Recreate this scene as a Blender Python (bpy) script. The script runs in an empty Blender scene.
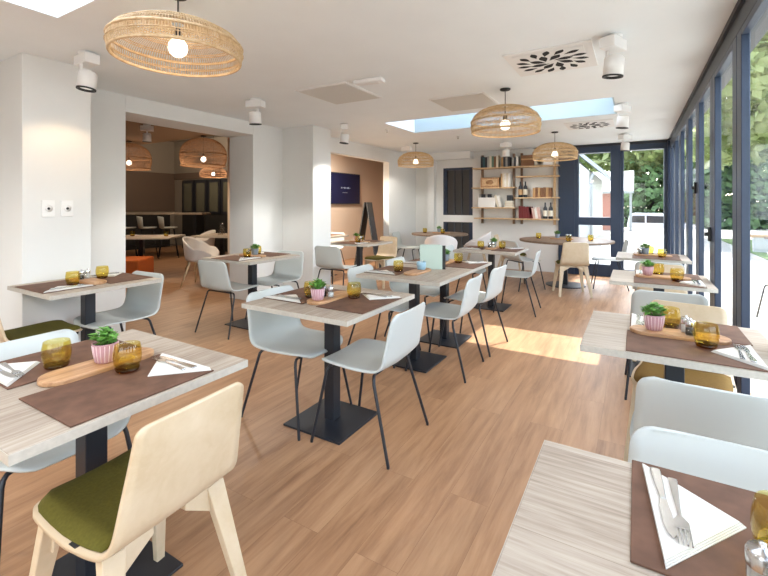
import bpy, math, random
from mathutils import Vector, Matrix
R = math.radians
rnd = random.Random(7)
SC = bpy.context.scene
COL = SC.collection

# ------------------------------------------------------------------ camera
cam_d = bpy.data.cameras.new('camera')
cam_d.sensor_fit = 'HORIZONTAL'; cam_d.sensor_width = 36.0
cam_d.lens = 36.0 * 426.0 / 768.0
cam_d.shift_y = -84.0 / 768.0
cam_d.clip_start = 0.02; cam_d.clip_end = 300
cam = bpy.data.objects.new('camera', cam_d); COL.objects.link(cam)
cam.location = (0, 0, 1.335); cam.rotation_euler = (R(90), 0, R(30.6))
SC.camera = cam

# ------------------------------------------------------------------ world, sun, exposure
SC.view_settings.view_transform = 'Standard'
SC.view_settings.look = 'None'
SC.view_settings.gamma = 1.0
SC.view_settings.use_curve_mapping = False
SC.view_settings.exposure = 0.18
SKY = 1.2
SUN = 9.0
SPOT = 30.0
world = bpy.data.worlds.new('world'); SC.world = world
world.use_nodes = True
wn = world.node_tree; wn.nodes.clear()
w_out = wn.nodes.new('ShaderNodeOutputWorld'); w_bg = wn.nodes.new('ShaderNodeBackground')
w_sky = wn.nodes.new('ShaderNodeTexSky'); w_sky.sky_type = 'NISHITA'
w_sky.sun_disc = False; w_sky.sun_elevation = R(50); w_sky.sun_rotation = R(10)
w_sky.air_density = 1.0; w_sky.dust_density = 2.0; w_sky.ozone_density = 1.0
w_bg.inputs['Strength'].default_value = SKY
w_hs = wn.nodes.new('ShaderNodeHueSaturation'); w_hs.inputs['Saturation'].default_value = 0.62  # hazy sky
wn.links.new(w_sky.outputs[0], w_hs.inputs['Color']); wn.links.new(w_hs.outputs[0], w_bg.inputs[0]); wn.links.new(w_bg.outputs[0], w_out.inputs[0])
sun_d = bpy.data.lights.new('sun', 'SUN'); sun_d.energy = SUN; sun_d.angle = R(0.6); sun_d.color = (1.0, 0.97, 0.91)
sun = bpy.data.objects.new('sun', sun_d); COL.objects.link(sun)
sun.location = (0, 20, 30)
sun.rotation_euler = Vector((-0.02, -0.455, -1.0)).to_track_quat('-Z', 'Y').to_euler()
def window_portal(name, loc, rot, sx, sy):
    d = bpy.data.lights.new(name, 'AREA'); d.shape = 'RECTANGLE'; d.size = sx; d.size_y = sy; d.energy = 1
    d.cycles.is_portal = True
    o = bpy.data.objects.new(name, d); COL.objects.link(o); o.location = loc; o.rotation_euler = rot
window_portal('window_daylight', (0.72, 2.9, 1.15), (0, R(90), 0), 2.3, 11.6)
window_portal('back_window_daylight', (-0.35, 9.05, 1.2), (R(-90), 0, 0), 1.9, 2.3)
window_portal('front_window_daylight', (-.83, -3.36, 1.2), (R(90), 0, 0), 2.5, 2.2)
window_portal('skylight_daylight', (-1.59, 5.525, 2.99), (0, 0, 0), 2.75, 0.93)
window_portal('front_skylight_daylight', (-1.59, 0.725, 2.99), (0, 0, 0), 2.75, 0.93)

# ------------------------------------------------------------------ materials
def newmat(name):
    m = bpy.data.materials.new(name); m.use_nodes = True
    nt = m.node_tree; nt.nodes.clear()
    return m, nt, nt.nodes.new('ShaderNodeOutputMaterial')
def mat(name, col, rough=0.5, metal=0.0, noise=0.0, nscale=20.0, spec=0.5, bump=0.0, sheen=0.0, coat=0.0):
    m, nt, out = newmat(name)
    b = nt.nodes.new('ShaderNodeBsdfPrincipled'); nt.links.new(b.outputs[0], out.inputs[0])
    b.inputs['Base Color'].default_value = (*col, 1); b.inputs['Roughness'].default_value = rough
    b.inputs['Metallic'].default_value = metal; b.inputs['Specular IOR Level'].default_value = spec
    b.inputs['Sheen Weight'].default_value = sheen; b.inputs['Coat Weight'].default_value = coat
    if noise or bump:
        tc = nt.nodes.new('ShaderNodeTexCoord'); n = nt.nodes.new('ShaderNodeTexNoise')
        n.inputs['Scale'].default_value = nscale; n.inputs['Detail'].default_value = 4
        nt.links.new(tc.outputs['Object'], n.inputs['Vector'])
        if noise:
            r = nt.nodes.new('ShaderNodeValToRGB'); nt.links.new(n.outputs['Fac'], r.inputs[0])
            r.color_ramp.elements[0].position = 0.3; r.color_ramp.elements[1].position = 0.7
            r.color_ramp.elements[0].color = (*[c * (1 - noise) for c in col], 1)
            r.color_ramp.elements[1].color = (*[min(1, c * (1 + noise)) for c in col], 1)
            nt.links.new(r.outputs[0], b.inputs['Base Color'])
        if bump:
            bp = nt.nodes.new('ShaderNodeBump'); bp.inputs['Strength'].default_value = bump; bp.inputs['Distance'].default_value = 0.01
            nt.links.new(n.outputs['Fac'], bp.inputs['Height']); nt.links.new(bp.outputs[0], b.inputs['Normal'])
    return m
def wood(name, dark, mid, light, rough=0.5, scale=(40, 2.5, 40), contrast=(0.3, 0.7), per_object=True, plank=None, coat=0.0):
    """grain stretched along Y; plank = board width for repeating boards along Y"""
    m, nt, out = newmat(name)
    N, L = nt.nodes, nt.links
    b = N.new('ShaderNodeBsdfPrincipled'); L.new(b.outputs[0], out.inputs[0])
    b.inputs['Roughness'].default_value = rough; b.inputs['Coat Weight'].default_value = coat
    tc = N.new('ShaderNodeTexCoord'); mp = N.new('ShaderNodeMapping'); mp.inputs['Scale'].default_value = scale
    L.new(tc.outputs['Object'], mp.inputs['Vector'])
    n = N.new('ShaderNodeTexNoise'); n.inputs['Scale'].default_value = 1.0; n.inputs['Detail'].default_value = 6; n.inputs['Roughness'].default_value = 0.65; n.inputs['Distortion'].default_value = 0.35
    vec = mp.outputs[0]
    if per_object:
        oi = N.new('ShaderNodeObjectInfo'); mu = N.new('ShaderNodeMath'); mu.operation = 'MULTIPLY'; mu.inputs[1].default_value = 37.0
        L.new(oi.outputs['Random'], mu.inputs[0])
        ad = N.new('ShaderNodeVectorMath'); ad.operation = 'ADD'; L.new(vec, ad.inputs[0]); L.new(mu.outputs[0], ad.inputs[1]); vec = ad.outputs[0]
    fac = n.outputs['Fac']
    if plank:
        bk = N.new('ShaderNodeTexBrick'); bk.inputs['Scale'].default_value = 1.0
        bk.inputs['Color1'].default_value = (0, 0, 0, 1); bk.inputs['Color2'].default_value = (1, 1, 1, 1); bk.inputs['Mortar'].default_value = (0.5, 0.5, 0.5, 1)
        bk.inputs['Mortar Size'].default_value = 0.0006; bk.inputs['Brick Width'].default_value = plank[1]; bk.inputs['Row Height'].default_value = plank[0]
        bk.offset = 0.37; bk.offset_frequency = 2
        rt = N.new('ShaderNodeMapping'); rt.inputs['Rotation'].default_value = (0, 0, R(90)); L.new(tc.outputs['Object'], rt.inputs['Vector']); L.new(rt.outputs[0], bk.inputs['Vector'])
        sx = N.new('ShaderNodeSeparateColor'); L.new(bk.outputs['Color'], sx.inputs[0])
        m2 = N.new('ShaderNodeMath'); m2.operation = 'MULTIPLY'; m2.inputs[1].default_value = 23.0; L.new(sx.outputs[0], m2.inputs[0])
        ad2 = N.new('ShaderNodeVectorMath'); ad2.operation = 'ADD'; L.new(vec, ad2.inputs[0]); L.new(m2.outputs[0], ad2.inputs[1]); vec = ad2.outputs[0]
        mx = N.new('ShaderNodeMath'); mx.operation = 'MULTIPLY_ADD'; mx.inputs[1].default_value = plank[2]; L.new(sx.outputs[0], mx.inputs[0])
        sb = N.new('ShaderNodeMath'); sb.operation = 'SUBTRACT'; sb.inputs[1].default_value = plank[2] / 2; L.new(n.outputs['Fac'], sb.inputs[0]); L.new(sb.outputs[0], mx.inputs[2])
        fac = mx.outputs[0]
    L.new(vec, n.inputs['Vector'])
    r = N.new('ShaderNodeValToRGB'); L.new(fac, r.inputs[0])
    e = r.color_ramp.elements; e[0].position = contrast[0]; e[0].color = (*dark, 1); e[1].position = contrast[1]; e[1].color = (*light, 1)
    k = e.new((contrast[0] + contrast[1]) / 2); k.color = (*mid, 1)
    L.new(r.outputs[0], b.inputs['Base Color'])
    if plank:
        mm = N.new('ShaderNodeMixRGB'); mm.inputs[2].default_value = (*[c * 0.8 for c in dark], 1)
        L.new(bk.outputs['Fac'], mm.inputs[0]); L.new(r.outputs[0], mm.inputs[1]); L.new(mm.outputs[0], b.inputs['Base Color'])
    bp = N.new('ShaderNodeBump'); bp.inputs['Strength'].default_value = 0.06; bp.inputs['Distance'].default_value = 0.004
    L.new(n.outputs['Fac'], bp.inputs['Height']); L.new(bp.outputs[0], b.inputs['Normal'])
    return m
def glass(name, tint, base=0.03, edge=0.45, rough=0.02):
    """thin clear or tinted glass: see-through, with a Schlick-like reflection towards grazing angles"""
    m, nt, out = newmat(name)
    t = nt.nodes.new('ShaderNodeBsdfTransparent'); t.inputs[0].default_value = (*tint, 1)
    g = nt.nodes.new('ShaderNodeBsdfGlossy'); g.inputs['Roughness'].default_value = rough
    lw = nt.nodes.new('ShaderNodeLayerWeight'); lw.inputs[0].default_value = 0.5
    pw = nt.nodes.new('ShaderNodeMath'); pw.operation = 'POWER'; pw.inputs[1].default_value = 5.0
    mu = nt.nodes.new('ShaderNodeMath'); mu.operation = 'MULTIPLY_ADD'; mu.inputs[1].default_value = edge; mu.inputs[2].default_value = base
    nt.links.new(lw.outputs['Facing'], pw.inputs[0]); nt.links.new(pw.outputs[0], mu.inputs[0])
    x = nt.nodes.new('ShaderNodeMixShader'); nt.links.new(mu.outputs[0], x.inputs[0]); nt.links.new(t.outputs[0], x.inputs[1]); nt.links.new(g.outputs[0], x.inputs[2])
    nt.links.new(x.outputs[0], out.inputs[0])
    return m
def emit(name, col, s):
    m, nt, out = newmat(name)
    e = nt.nodes.new('ShaderNodeEmission'); e.inputs[0].default_value = (*col, 1); e.inputs[1].default_value = s
    nt.links.new(e.outputs[0], out.inputs[0]); return m

M = {}
M['wall'] = mat('wall_paint', (0.76, 0.755, 0.73), 0.85, noise=0.015, nscale=3)
M['ceil'] = mat('ceiling_paint', (0.83, 0.865, 0.875), 0.9, noise=0.015, nscale=3)
M['tanwall'] = mat('tan_wall_paint', (0.66, 0.53, 0.42), 0.85)
M['darkwall'] = mat('brown_wall_paint', (0.17, 0.12, 0.09), 0.8)
M['greywall'] = mat('warm_grey_paint', (0.34, 0.30, 0.25), 0.85)
M['dimceil'] = mat('dim_lounge_ceiling', (0.30, 0.20, 0.13), 0.85)  # brown stands in for dim lounge light, painted into the ceiling colour
M['floor'] = wood('oak_floor', (0.235, 0.115, 0.055), (0.375, 0.203, 0.104), (0.475, 0.280, 0.150), 0.40, (20, 1.7, 20), (0.26, 0.76), False, (0.185, 1.35, 0.09))
M['top'] = wood('grey_oak_laminate', (0.255, 0.195, 0.145), (0.375, 0.31, 0.243), (0.465, 0.40, 0.325), 0.5, (95, 4.0, 95), (0.28, 0.72), True, (0.15, 4.0, 0.20))
M['topedge'] = mat('laminate_edge', (0.47, 0.43, 0.37), 0.5, noise=0.08, nscale=60)
M['black'] = mat('black_powder_coat', (0.012, 0.014, 0.02), 0.42)
M['blackmatte'] = mat('black_plastic', (0.02, 0.02, 0.02), 0.6)
M['shell'] = mat('pale_grey_polypropylene', (0.53, 0.56, 0.54), 0.42)
M['white'] = mat('white_plastic', (0.84, 0.83, 0.81), 0.45)
M['tubwhite'] = mat('white_shell', (0.80, 0.77, 0.75), 0.5)
M['ply'] = wood('birch_plywood', (0.52, 0.39, 0.24), (0.60, 0.475, 0.32), (0.66, 0.54, 0.39), 0.5, (6, 1.2, 6), (0.25, 0.75))
M['walnut'] = wood('walnut_veneer', (0.12, 0.075, 0.045), (0.19, 0.12, 0.075), (0.26, 0.17, 0.11), 0.45, (30, 2, 30))
M['olive'] = mat('olive_wool', (0.105, 0.090, 0.015), 0.95, noise=0.12, nscale=120, spec=0.2, bump=0.1)
M['ochre'] = mat('ochre_wool', (0.19, 0.11, 0.028), 0.95, noise=0.12, nscale=120, spec=0.2, bump=0.1)
M['leather'] = mat('brown_leather', (0.125, 0.062, 0.038), 0.68, spec=0.3, noise=0.28, nscale=14, bump=0.05)
M['napkin'] = mat('white_paper_napkin', (0.70, 0.68, 0.63), 0.85, bump=0.05, nscale=50)
M['steel'] = mat('polished_steel', (0.62, 0.62, 0.62), 0.22, 1.0)
M['board'] = wood('acacia_board', (0.26, 0.12, 0.05), (0.43, 0.23, 0.11), (0.58, 0.36, 0.20), 0.45, (40, 4, 40))
M['amber'] = glass('amber_glass', (0.955, 0.885, 0.56), 0.05)
M['amberbase'] = glass('dark_amber_glass', (0.55, 0.33, 0.07), 0.05)
M['clear'] = glass('clear_glass', (0.95, 0.96, 0.96), 0.05)
M['salt'] = mat('ground_salt', (0.78, 0.76, 0.72), 0.9)
M['pepper'] = mat('ground_pepper', (0.06, 0.05, 0.04), 0.9)
M['pane'] = glass('window_glass', (0.97, 0.985, 0.98), 0.015, 0.30, 0.01)
M['darkpane'] = mat('dark_tinted_glass', (0.05, 0.05, 0.052), 0.3, spec=0.4)
M['frame'] = mat('blue_black_aluminium', (0.017, 0.032, 0.066), 0.38)
M['framegrey'] = mat('grey_head_rail', (0.06, 0.066, 0.078), 0.5)
M['potpink'] = mat('pink_ceramic', (0.50, 0.27, 0.30), 0.6)
M['potline'] = mat('pale_pink_glaze', (0.78, 0.62, 0.63), 0.5)
M['potgrey'] = mat('grey_blue_ceramic', (0.22, 0.27, 0.32), 0.5)
M['cupblue'] = mat('pale_blue_ceramic', (0.30, 0.47, 0.58), 0.4)
M['leaf'] = mat('herb_leaf', (0.15, 0.36, 0.06), 0.55, noise=0.35, nscale=30)
M['soil'] = mat('potting_soil', (0.03, 0.02, 0.012), 0.95)
M['rattan'] = wood('rattan', (0.42, 0.27, 0.13), (0.58, 0.41, 0.23), (0.70, 0.53, 0.34), 0.6, (30, 30, 30))
M['rattandark'] = wood('dark_rattan', (0.28, 0.14, 0.065), (0.42, 0.23, 0.12), (0.52, 0.32, 0.18), 0.6, (30, 30, 30))
M['bulb'] = emit('warm_bulb', (1.0, 0.90, 0.74), 3.0)
M['lens'] = emit('spot_lens', (1.0, 0.93, 0.82), 3.0)
M['orange'] = mat('orange_upholstery', (0.50, 0.11, 0.015), 0.85, noise=0.08, nscale=60)
M['shelf'] = wood('pine_shelf', (0.52, 0.33, 0.17), (0.64, 0.44, 0.25), (0.74, 0.55, 0.34), 0.5, (30, 30, 30))
M['screen'] = mat('dark_blue_screen', (0.012, 0.016, 0.06), 0.12)
M['screentext'] = emit('screen_lettering', (0.65, 0.72, 0.9), 0.45)
M['menu'] = mat('pale_green_card', (0.50, 0.60, 0.52), 0.5)
M['vent'] = mat('vent_white', (0.78, 0.77, 0.75), 0.5)
M['hatchm'] = mat('hatch_grey', (0.62, 0.61, 0.57), 0.7)
M['hole'] = mat('vent_opening', (0.015, 0.015, 0.015), 0.9)

# ------------------------------------------------------------------ mesh helpers
class MB:
    def __init__(s): s.v = []; s.f = []; s.mi = []; s.sm = []
    def add(s, vs, fs, mi=0, smooth=False, mtx=None):
        o = len(s.v)
        s.v += [tuple(mtx @ Vector(p)) if mtx is not None else tuple(p) for p in vs]
        for f in fs: s.f.append([i + o for i in f]); s.mi.append(mi); s.sm.append(smooth)
        return s
    def box(s, x0, x1, y0, y1, z0, z1, mi=0, mtx=None):
        vs = [(x0,y0,z0),(x1,y0,z0),(x1,y1,z0),(x0,y1,z0),(x0,y0,z1),(x1,y0,z1),(x1,y1,z1),(x0,y1,z1)]
        fs = [(0,3,2,1),(4,5,6,7),(0,1,5,4),(1,2,6,5),(2,3,7,6),(3,0,4,7)]
        return s.add(vs, fs, mi, False, mtx)
    def bar(s, a, b, wa, wb=None, mi=0, up=(0,0,1)):
        """tapered rectangular bar from a to b; wa, wb = (width, depth)"""
        a, b = Vector(a), Vector(b); wb = wb or wa
        d = (b - a).normalized(); x = d.cross(Vector(up))
        x = x.normalized() if x.length > 1e-4 else Vector((1,0,0)); y = d.cross(x).normalized()
        vs = []
        for p, w in ((a, wa), (b, wb)):
            for sx, sy in ((-1,-1),(1,-1),(1,1),(-1,1)): vs.append(p + x*sx*w[0]/2 + y*sy*w[1]/2)
        return s.add(vs, [(0,1,2,3),(7,6,5,4),(0,4,5,1),(1,5,6,2),(2,6,7,3),(3,7,4,0)], mi)
    def tube(s, pts, r, n=8, mi=0, closed=False, cap=True):
        pts = [Vector(p) for p in pts]; m = len(pts); rings = []
        ref = None
        for i, p in enumerate(pts):
            if closed: d = pts[(i+1) % m] - pts[i-1]
            else: d = (pts[min(i+1, m-1)] - pts[max(i-1, 0)])
            d.normalize()
            if ref is None:
                ref = d.cross(Vector((0,0,1)))
                if ref.length < 1e-3: ref = Vector((1,0,0))
            ref = (ref - d * ref.dot(d)); ref = ref.normalized() if ref.length > 1e-6 else d.orthogonal().normalized()
            q = d.cross(ref); rr = r[i] if isinstance(r, (list, tuple)) else r
            rings.append([p + (ref*math.cos(2*math.pi*k/n) + q*math.sin(2*math.pi*k/n))*rr for k in range(n)])
        vs = [v for g in rings for v in g]; fs = []
        for i in range(m if closed else m-1):
            j = (i+1) % m
            for k in range(n): fs.append((i*n+k, i*n+(k+1) % n, j*n+(k+1) % n, j*n+k))
        if cap and not closed: fs += [tuple(range(n))[::-1], tuple((m-1)*n+k for k in range(n))]
        return s.add(vs, fs, mi, True)
    def lathe(s, prof, n=24, mi=0, c=(0,0,0), smooth=True, mtx=None):
        vs = []; fs = []
        for r, z in prof:
            for k in range(n):
                a = 2*math.pi*k/n; vs.append((c[0]+r*math.cos(a), c[1]+r*math.sin(a), c[2]+z))
        for i in range(len(prof)-1):
            for k in range(n): fs.append((i*n+k, i*n+(k+1) % n, (i+1)*n+(k+1) % n, (i+1)*n+k))
        return s.add(vs, fs, mi, smooth, mtx)
    def prism(s, pts, z0, z1, mi=0, mtx=None):
        n = len(pts)
        vs = [(x,y,z0) for x,y in pts] + [(x,y,z1) for x,y in pts]
        fs = [tuple(range(n))[::-1], tuple(range(n, 2*n))] + [(k, (k+1) % n, n+(k+1) % n, n+k) for k in range(n)]
        return s.add(vs, fs, mi, False, mtx)
    def build(s, name, mats, parent=None, bevel=0.0, segs=2, loc=None, solid=None):
        me = bpy.data.meshes.new(name); me.from_pydata(s.v, [], s.f)
        if not isinstance(mats, (list, tuple)): mats = [mats]
        for m in mats: me.materials.append(m)
        for p, mi, sm in zip(me.polygons, s.mi, s.sm): p.material_index = mi; p.use_smooth = sm
        me.update()
        o = bpy.data.objects.new(name, me); COL.objects.link(o)
        if parent: o.parent = parent
        if loc: o.location = loc
        if solid:
            md = o.modifiers.new('solid', 'SOLIDIFY'); md.thickness = solid; md.offset = 0
        if bevel:
            md = o.modifiers.new('bevel', 'BEVEL'); md.width = bevel; md.segments = segs; md.limit_method = 'ANGLE'; md.angle_limit = R(40)
        return o
def tag(o, label=None, cat=None, group=None, kind=None):
    if label: o['label'] = label
    if cat: o['category'] = cat
    if group: o['group'] = group
    if kind: o['kind'] = kind
    return o
def thing(name, label, cat, loc=(0,0,0), rz=0.0, group=None):
    o = bpy.data.objects.new(name, None); COL.objects.link(o); o.empty_display_size = 0.1
    o.location = loc; o.rotation_euler = (0, 0, rz)
    return tag(o, label, cat, group)
def struct(o): o['kind'] = 'structure'; return o
KIDS = {}
def kids(o):
    return [c for c in COL.objects if c.parent == o]
def dup(root, loc, rz, label, group=None):
    if root.name not in KIDS: KIDS[root.name] = [(c, kids(c)) for c in kids(root)]
    r = root.copy(); COL.objects.link(r); r.location = loc; r.rotation_euler = (root.rotation_euler[0], root.rotation_euler[1], rz)
    r['label'] = label
    if group: r['group'] = group
    for ch, gr in KIDS[root.name]:
        c = ch.copy(); COL.objects.link(c); c.parent = r
        for g in gr:
            d = g.copy(); COL.objects.link(d); d.parent = c
    return r
class Proto:
    """first placement moves the original, later ones copy it"""
    def __init__(s, make): s.make = make; s.o = None
    def put(s, loc, rz, label, group=None):
        if s.o is None:
            s.o = s.make(); s.o.location = loc; s.o.rotation_euler = (s.o.rotation_euler[0], s.o.rotation_euler[1], rz); s.o['label'] = label
            if group: s.o['group'] = group
            return s.o
        return dup(s.o, loc, rz, label, group)
def spot(name, loc, target, power, angle=100, blend=0.5, col=(1.0, 0.97, 0.92), rad=0.05):
    d = bpy.data.lights.new(name, 'SPOT'); d.energy = power; d.spot_size = R(angle); d.spot_blend = blend; d.color = col; d.shadow_soft_size = rad
    o = bpy.data.objects.new(name, d); COL.objects.link(o); o.location = loc
    o.rotation_euler = (Vector(target) - Vector(loc)).to_track_quat('-Z', 'Y').to_euler(); return o
def bulb_light(name, loc, power, col=(1.0, 0.80, 0.56), rad=0.05):
    d = bpy.data.lights.new(name, 'POINT'); d.energy = power; d.color = col; d.shadow_soft_size = rad
    o = bpy.data.objects.new(name, d); COL.objects.link(o); o.location = loc; return o

# ================================================================== THE SETTING
XW, XL, YB, ZC = 0.58, -4.5, 8.85, 2.45
m = MB(); m.box(-13, 0.70, -3.2, 9.0, -0.12, 0.0); m.box(-13, -4.6, 9.0, 10.6, -0.12, 0.0)
struct(m.build('floor', M['floor']))
# ceiling with two skylight wells
m = MB()
xs = [-4.5, -2.98, -0.2, 0.70]; ys = [-3.2, 0.25, 1.2, 5.05, 6.0, 9.0]
for i in range(3):
    for j in range(5):
        if i == 1 and j in (1, 3): continue
        m.box(xs[i], xs[i+1], ys[j], ys[j+1], ZC, ZC + 0.45)
struct(m.build('ceiling', M['ceil']))
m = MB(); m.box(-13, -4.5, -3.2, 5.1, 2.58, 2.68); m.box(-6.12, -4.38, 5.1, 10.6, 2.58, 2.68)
struct(m.build('ceiling_lounge', M['dimceil']))
m = MB(); m.box(-13, -6.12, 5.1, 8.6, 3.35, 3.45); m.box(-13, -6.12, 5.04, 5.1, 2.68, 3.45); m.box(-6.12, -6.06, 5.1, 8.6, 2.6, 3.4)
struct(m.build('ceiling_lounge_raised', M['greywall']))
# left wall with its two openings
m = MB()
m.box(-4.98, XL, -3.2, 2.41, 0, ZC+.1); m.box(-4.98, XL, 4.10, 5.10, 0, ZC+.1); m.box(-4.98, XL, 2.41, 4.10, 2.28, ZC+.1)
m.box(-4.52, -4.38, 5.07, 7.61, 2.20, ZC+.1); m.box(-4.52, -4.38, 7.61, 9.0, 0, ZC+.1)
struct(m.build('wall_left', M['wall'], bevel=0.004))
struct(MB().box(XL, -3.88, 1.34, 1.80, 0, ZC).build('pillar', M['wall'], bevel=0.004))
struct(MB().box(XL, -3.92, 4.66, 5.07, 0, ZC).build('pillar', M['wall'], bevel=0.004))
# back wall
m = MB()
m.box(-4.38, -3.70, YB, 9.0, 0, ZC); m.box(-3.02, -1.29, YB, 9.0, 0, ZC)
m.box(-3.70, -3.02, YB, 9.0, 2.13, ZC); m.box(-3.70, -3.02, YB, 9.0, 0.94, 1.09); m.box(-3.70, -3.02, YB, 9.0, 0, 0.35)
struct(m.build('wall_back', M['wall']))
struct(MB().box(-4.38, -3.0, 8.62, YB, 2.30, ZC).build('trim_bulkhead', M['wall']))
struct(MB().box(-4.02, -3.86, 8.70, YB, 0, 2.30).build('pillar', M['wall']))
struct(MB().box(-4.5, -2.1, -3.3, -3.2, 0, ZC).box(0.45, 0.70, -3.3, -3.2, 0, ZC).box(-2.1, 0.45, -3.3, -3.2, 2.30, ZC).build('wall_front', M['wall']))
m = MB().box(-2.1, 0.45, -3.28, -3.22, 0, .10).box(-2.1, 0.45, -3.28, -3.22, 2.22, 2.30)
for x in (-2.1, -.865, .37): m.box(x, x+.08, -3.28, -3.22, .10, 2.22)
w = struct(m.build('window_1', M['frame']))
for x in (-2.02, -.785): MB().box(x, x+1.155, -3.256, -3.244, .10, 2.22).build('pane', M['pane'], w)
# dark glazed internal panel in the back wall
w = struct(MB().box(-3.70, -3.62, 8.86, 8.94, 0.35, 2.13).box(-3.10, -3.02, 8.86, 8.94, 0.35, 2.13).box(-3.62, -3.10, 8.86, 8.94, 2.08, 2.13).build('window_dark_panel', M['frame']))
MB().box(-3.62, -3.10, 8.90, 8.92, 0.35, 2.08).build('pane', M['darkpane'], w)
for x in (-3.45, -3.28):
    MB().box(x-.012, x+.012, 8.87, 8.90, 0.35, 2.08).build('blind_slat', M['framegrey'], w)
# big sliding/folding glazing along the right
PITCH = 0.92
n = 1
struct(MB().box(XW-0.08, XW+0.06, -3.2, 9.0, 2.31, ZC).build('trim_head_rail', M['framegrey'], bevel=0.004))
struct(MB().box(XW-0.10, XW-0.08, -3.2, 9.0, 2.415, ZC).build('trim_black_strip', M['black']))  # solid black strip along the ceiling edge
struct(MB().box(XW-0.08, XW+0.06, -3.2, 9.0, 0.0, 0.035).build('trim_floor_track', M['frame']))
y = 3.155 - PITCH*7
while y < 8.6:
    n += 1
    a, b = y + 0.006, min(y + PITCH - 0.006, YB - 0.02)
    sw = 0.118
    w = struct(MB().box(XW-0.08, XW-.04, a, a+sw, 0.035, 2.31).box(XW-0.08, XW-.04, b-sw, b, 0.035, 2.31)
        .box(XW-0.08, XW-.04, a+sw, b-sw, 2.27, 2.31).box(XW-0.08, XW-.04, a+sw, b-sw, 0.035, 0.13).build('window_%d' % n, M['frame'], bevel=0.004))
    MB().box(XW-0.058, XW-0.050, a+sw, b-sw, 0.13, 2.27).build('pane', M['pane'], w)
    if n in (10, 11):
        zz = 1.10 if n == 10 else 1.49
        MB().box(XW-0.098, XW-0.08, a+0.03, a+0.075, zz-0.055, zz+0.055).box(XW-0.12, XW-0.098, a+0.045, a+0.062, zz-0.015, zz+0.015).build('handle', M['blackmatte'], w, bevel=0.004)
    y += PITCH
struct(MB().box(XW-0.11, XW+0.06, YB-0.10, 9.0, 0, ZC).build('trim_corner_post', M['frame']))
# back glazing
n += 1
w = struct(MB().box(-1.01, -0.94, YB-.04, 9.0, 0, 2.40).box(-0.40, -0.24, YB-.06, 9.0, 0, 2.40).box(-0.94, -0.40, YB-.04, 9.0, 2.29, 2.40)
    .box(-0.94, -0.40, YB-.04, 9.0, 0.94, 1.09).box(-0.94, -0.40, YB-.04, 9.0, 0, 0.22).build('window_%d' % n, M['frame'], bevel=0.004))
MB().box(-0.94, -0.40, 8.91, 8.925, 1.09, 2.29).build('pane', M['pane'], w); MB().box(-0.94, -0.40, 8.91, 8.925, 0.22, 0.94).build('pane', M['pane'], w)
n += 1
w = struct(MB().box(-0.24, -0.19, YB-.04, 9.0, 0, 2.40).box(0.42, 0.48, YB-.04, 9.0, 0, 2.40).box(-0.19, 0.42, YB-.04, 9.0, 2.30, 2.40).box(-0.19, 0.42, YB-.04, 9.0, 0, 0.15).build('window_%d' % n, M['frame'], bevel=0.004))
MB().box(-0.19, 0.42, 8.91, 8.925, 0.15, 2.30).build('pane', M['pane'], w)
struct(MB().box(-1.29, 0.48, YB-.03, 9.0, 2.40, ZC).build('trim_back_head', M['black']))
struct(MB().box(-1.29, -1.01, YB-.05, 9.0, 0, 2.40).build('trim_blue_panel', M['frame'], bevel=0.004))
M['skytint'] = mat('painted_sky_tint', (0.47, 0.57, 0.60), .7)  # blue of the sky's light painted into the skylight well faces
struct(MB().box(-2.98, -0.205, 5.985, 6.0, 2.452, 2.9).box(-0.215, -0.2, 5.05, 5.985, 2.452, 2.9).build('trim_painted_sky_tint', M['skytint']))
# skylight glazing
for ya in (0.25, 5.05):
    n += 1
    w = struct(MB().box(-3.04, -2.98, ya-.06, ya+1.01, 2.9, 2.97).box(-0.2, -0.14, ya-.06, ya+1.01, 2.9, 2.97).box(-2.98, -0.2, ya-.06, ya, 2.9, 2.97).box(-2.98, -0.2, ya+.95, ya+1.01, 2.9, 2.97).build('window_%d' % n, M['white']))
    MB().box(-2.98, -0.2, ya, ya+.95, 2.93, 2.94).build('pane', M['pane'], w)
tag(MB().box(-3.6, -1.36, 6.2, 7.3, 2.9, 5.6).build('added_sun_blocker', M['white']), 'unseen white box added on the roof to shade the far skylight', 'sun blocker')  # unseen box added to cut the sun falling through the far skylight
# the lounge behind the openings
struct(MB().box(-13.1, -13.0, -3.2, 8.6, 0, 3.4).build('wall_lounge_far', M['greywall']))
struct(MB().box(-13.0, -12.97, 3.0, 8.5, 1.1, 2.32).box(-12.97, -6.2, 8.47, 8.5, 2.12, 2.32).build('trim_lounge_dark_panel', M['darkwall']))
struct(MB().box(-13.0, -6.1, 8.5, 8.6, 0, 3.4).build('wall_lounge_end', M['greywall']))
struct(MB().box(-13.0, -4.98, -3.3, -3.2, 0, 2.6).build('wall_lounge_front', M['darkwall']))
struct(MB().box(-6.12, -6.0, 5.0, 10.6, 0, 2.6).build('wall_alcove', M['tanwall']))
struct(MB().box(-6.1, -4.38, 10.5, 10.6, 0, 2.6).build('wall_alcove_end', M['tanwall']))
struct(MB().box(-6.0, -4.98, 5.0, 5.10, 0, 2.6).build('wall_partition', M['tanwall']))
struct(MB().box(-4.52, -4.40, 9.0, 10.6, 0, 2.6).build('wall_alcove_side', M['tanwall']))

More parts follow.
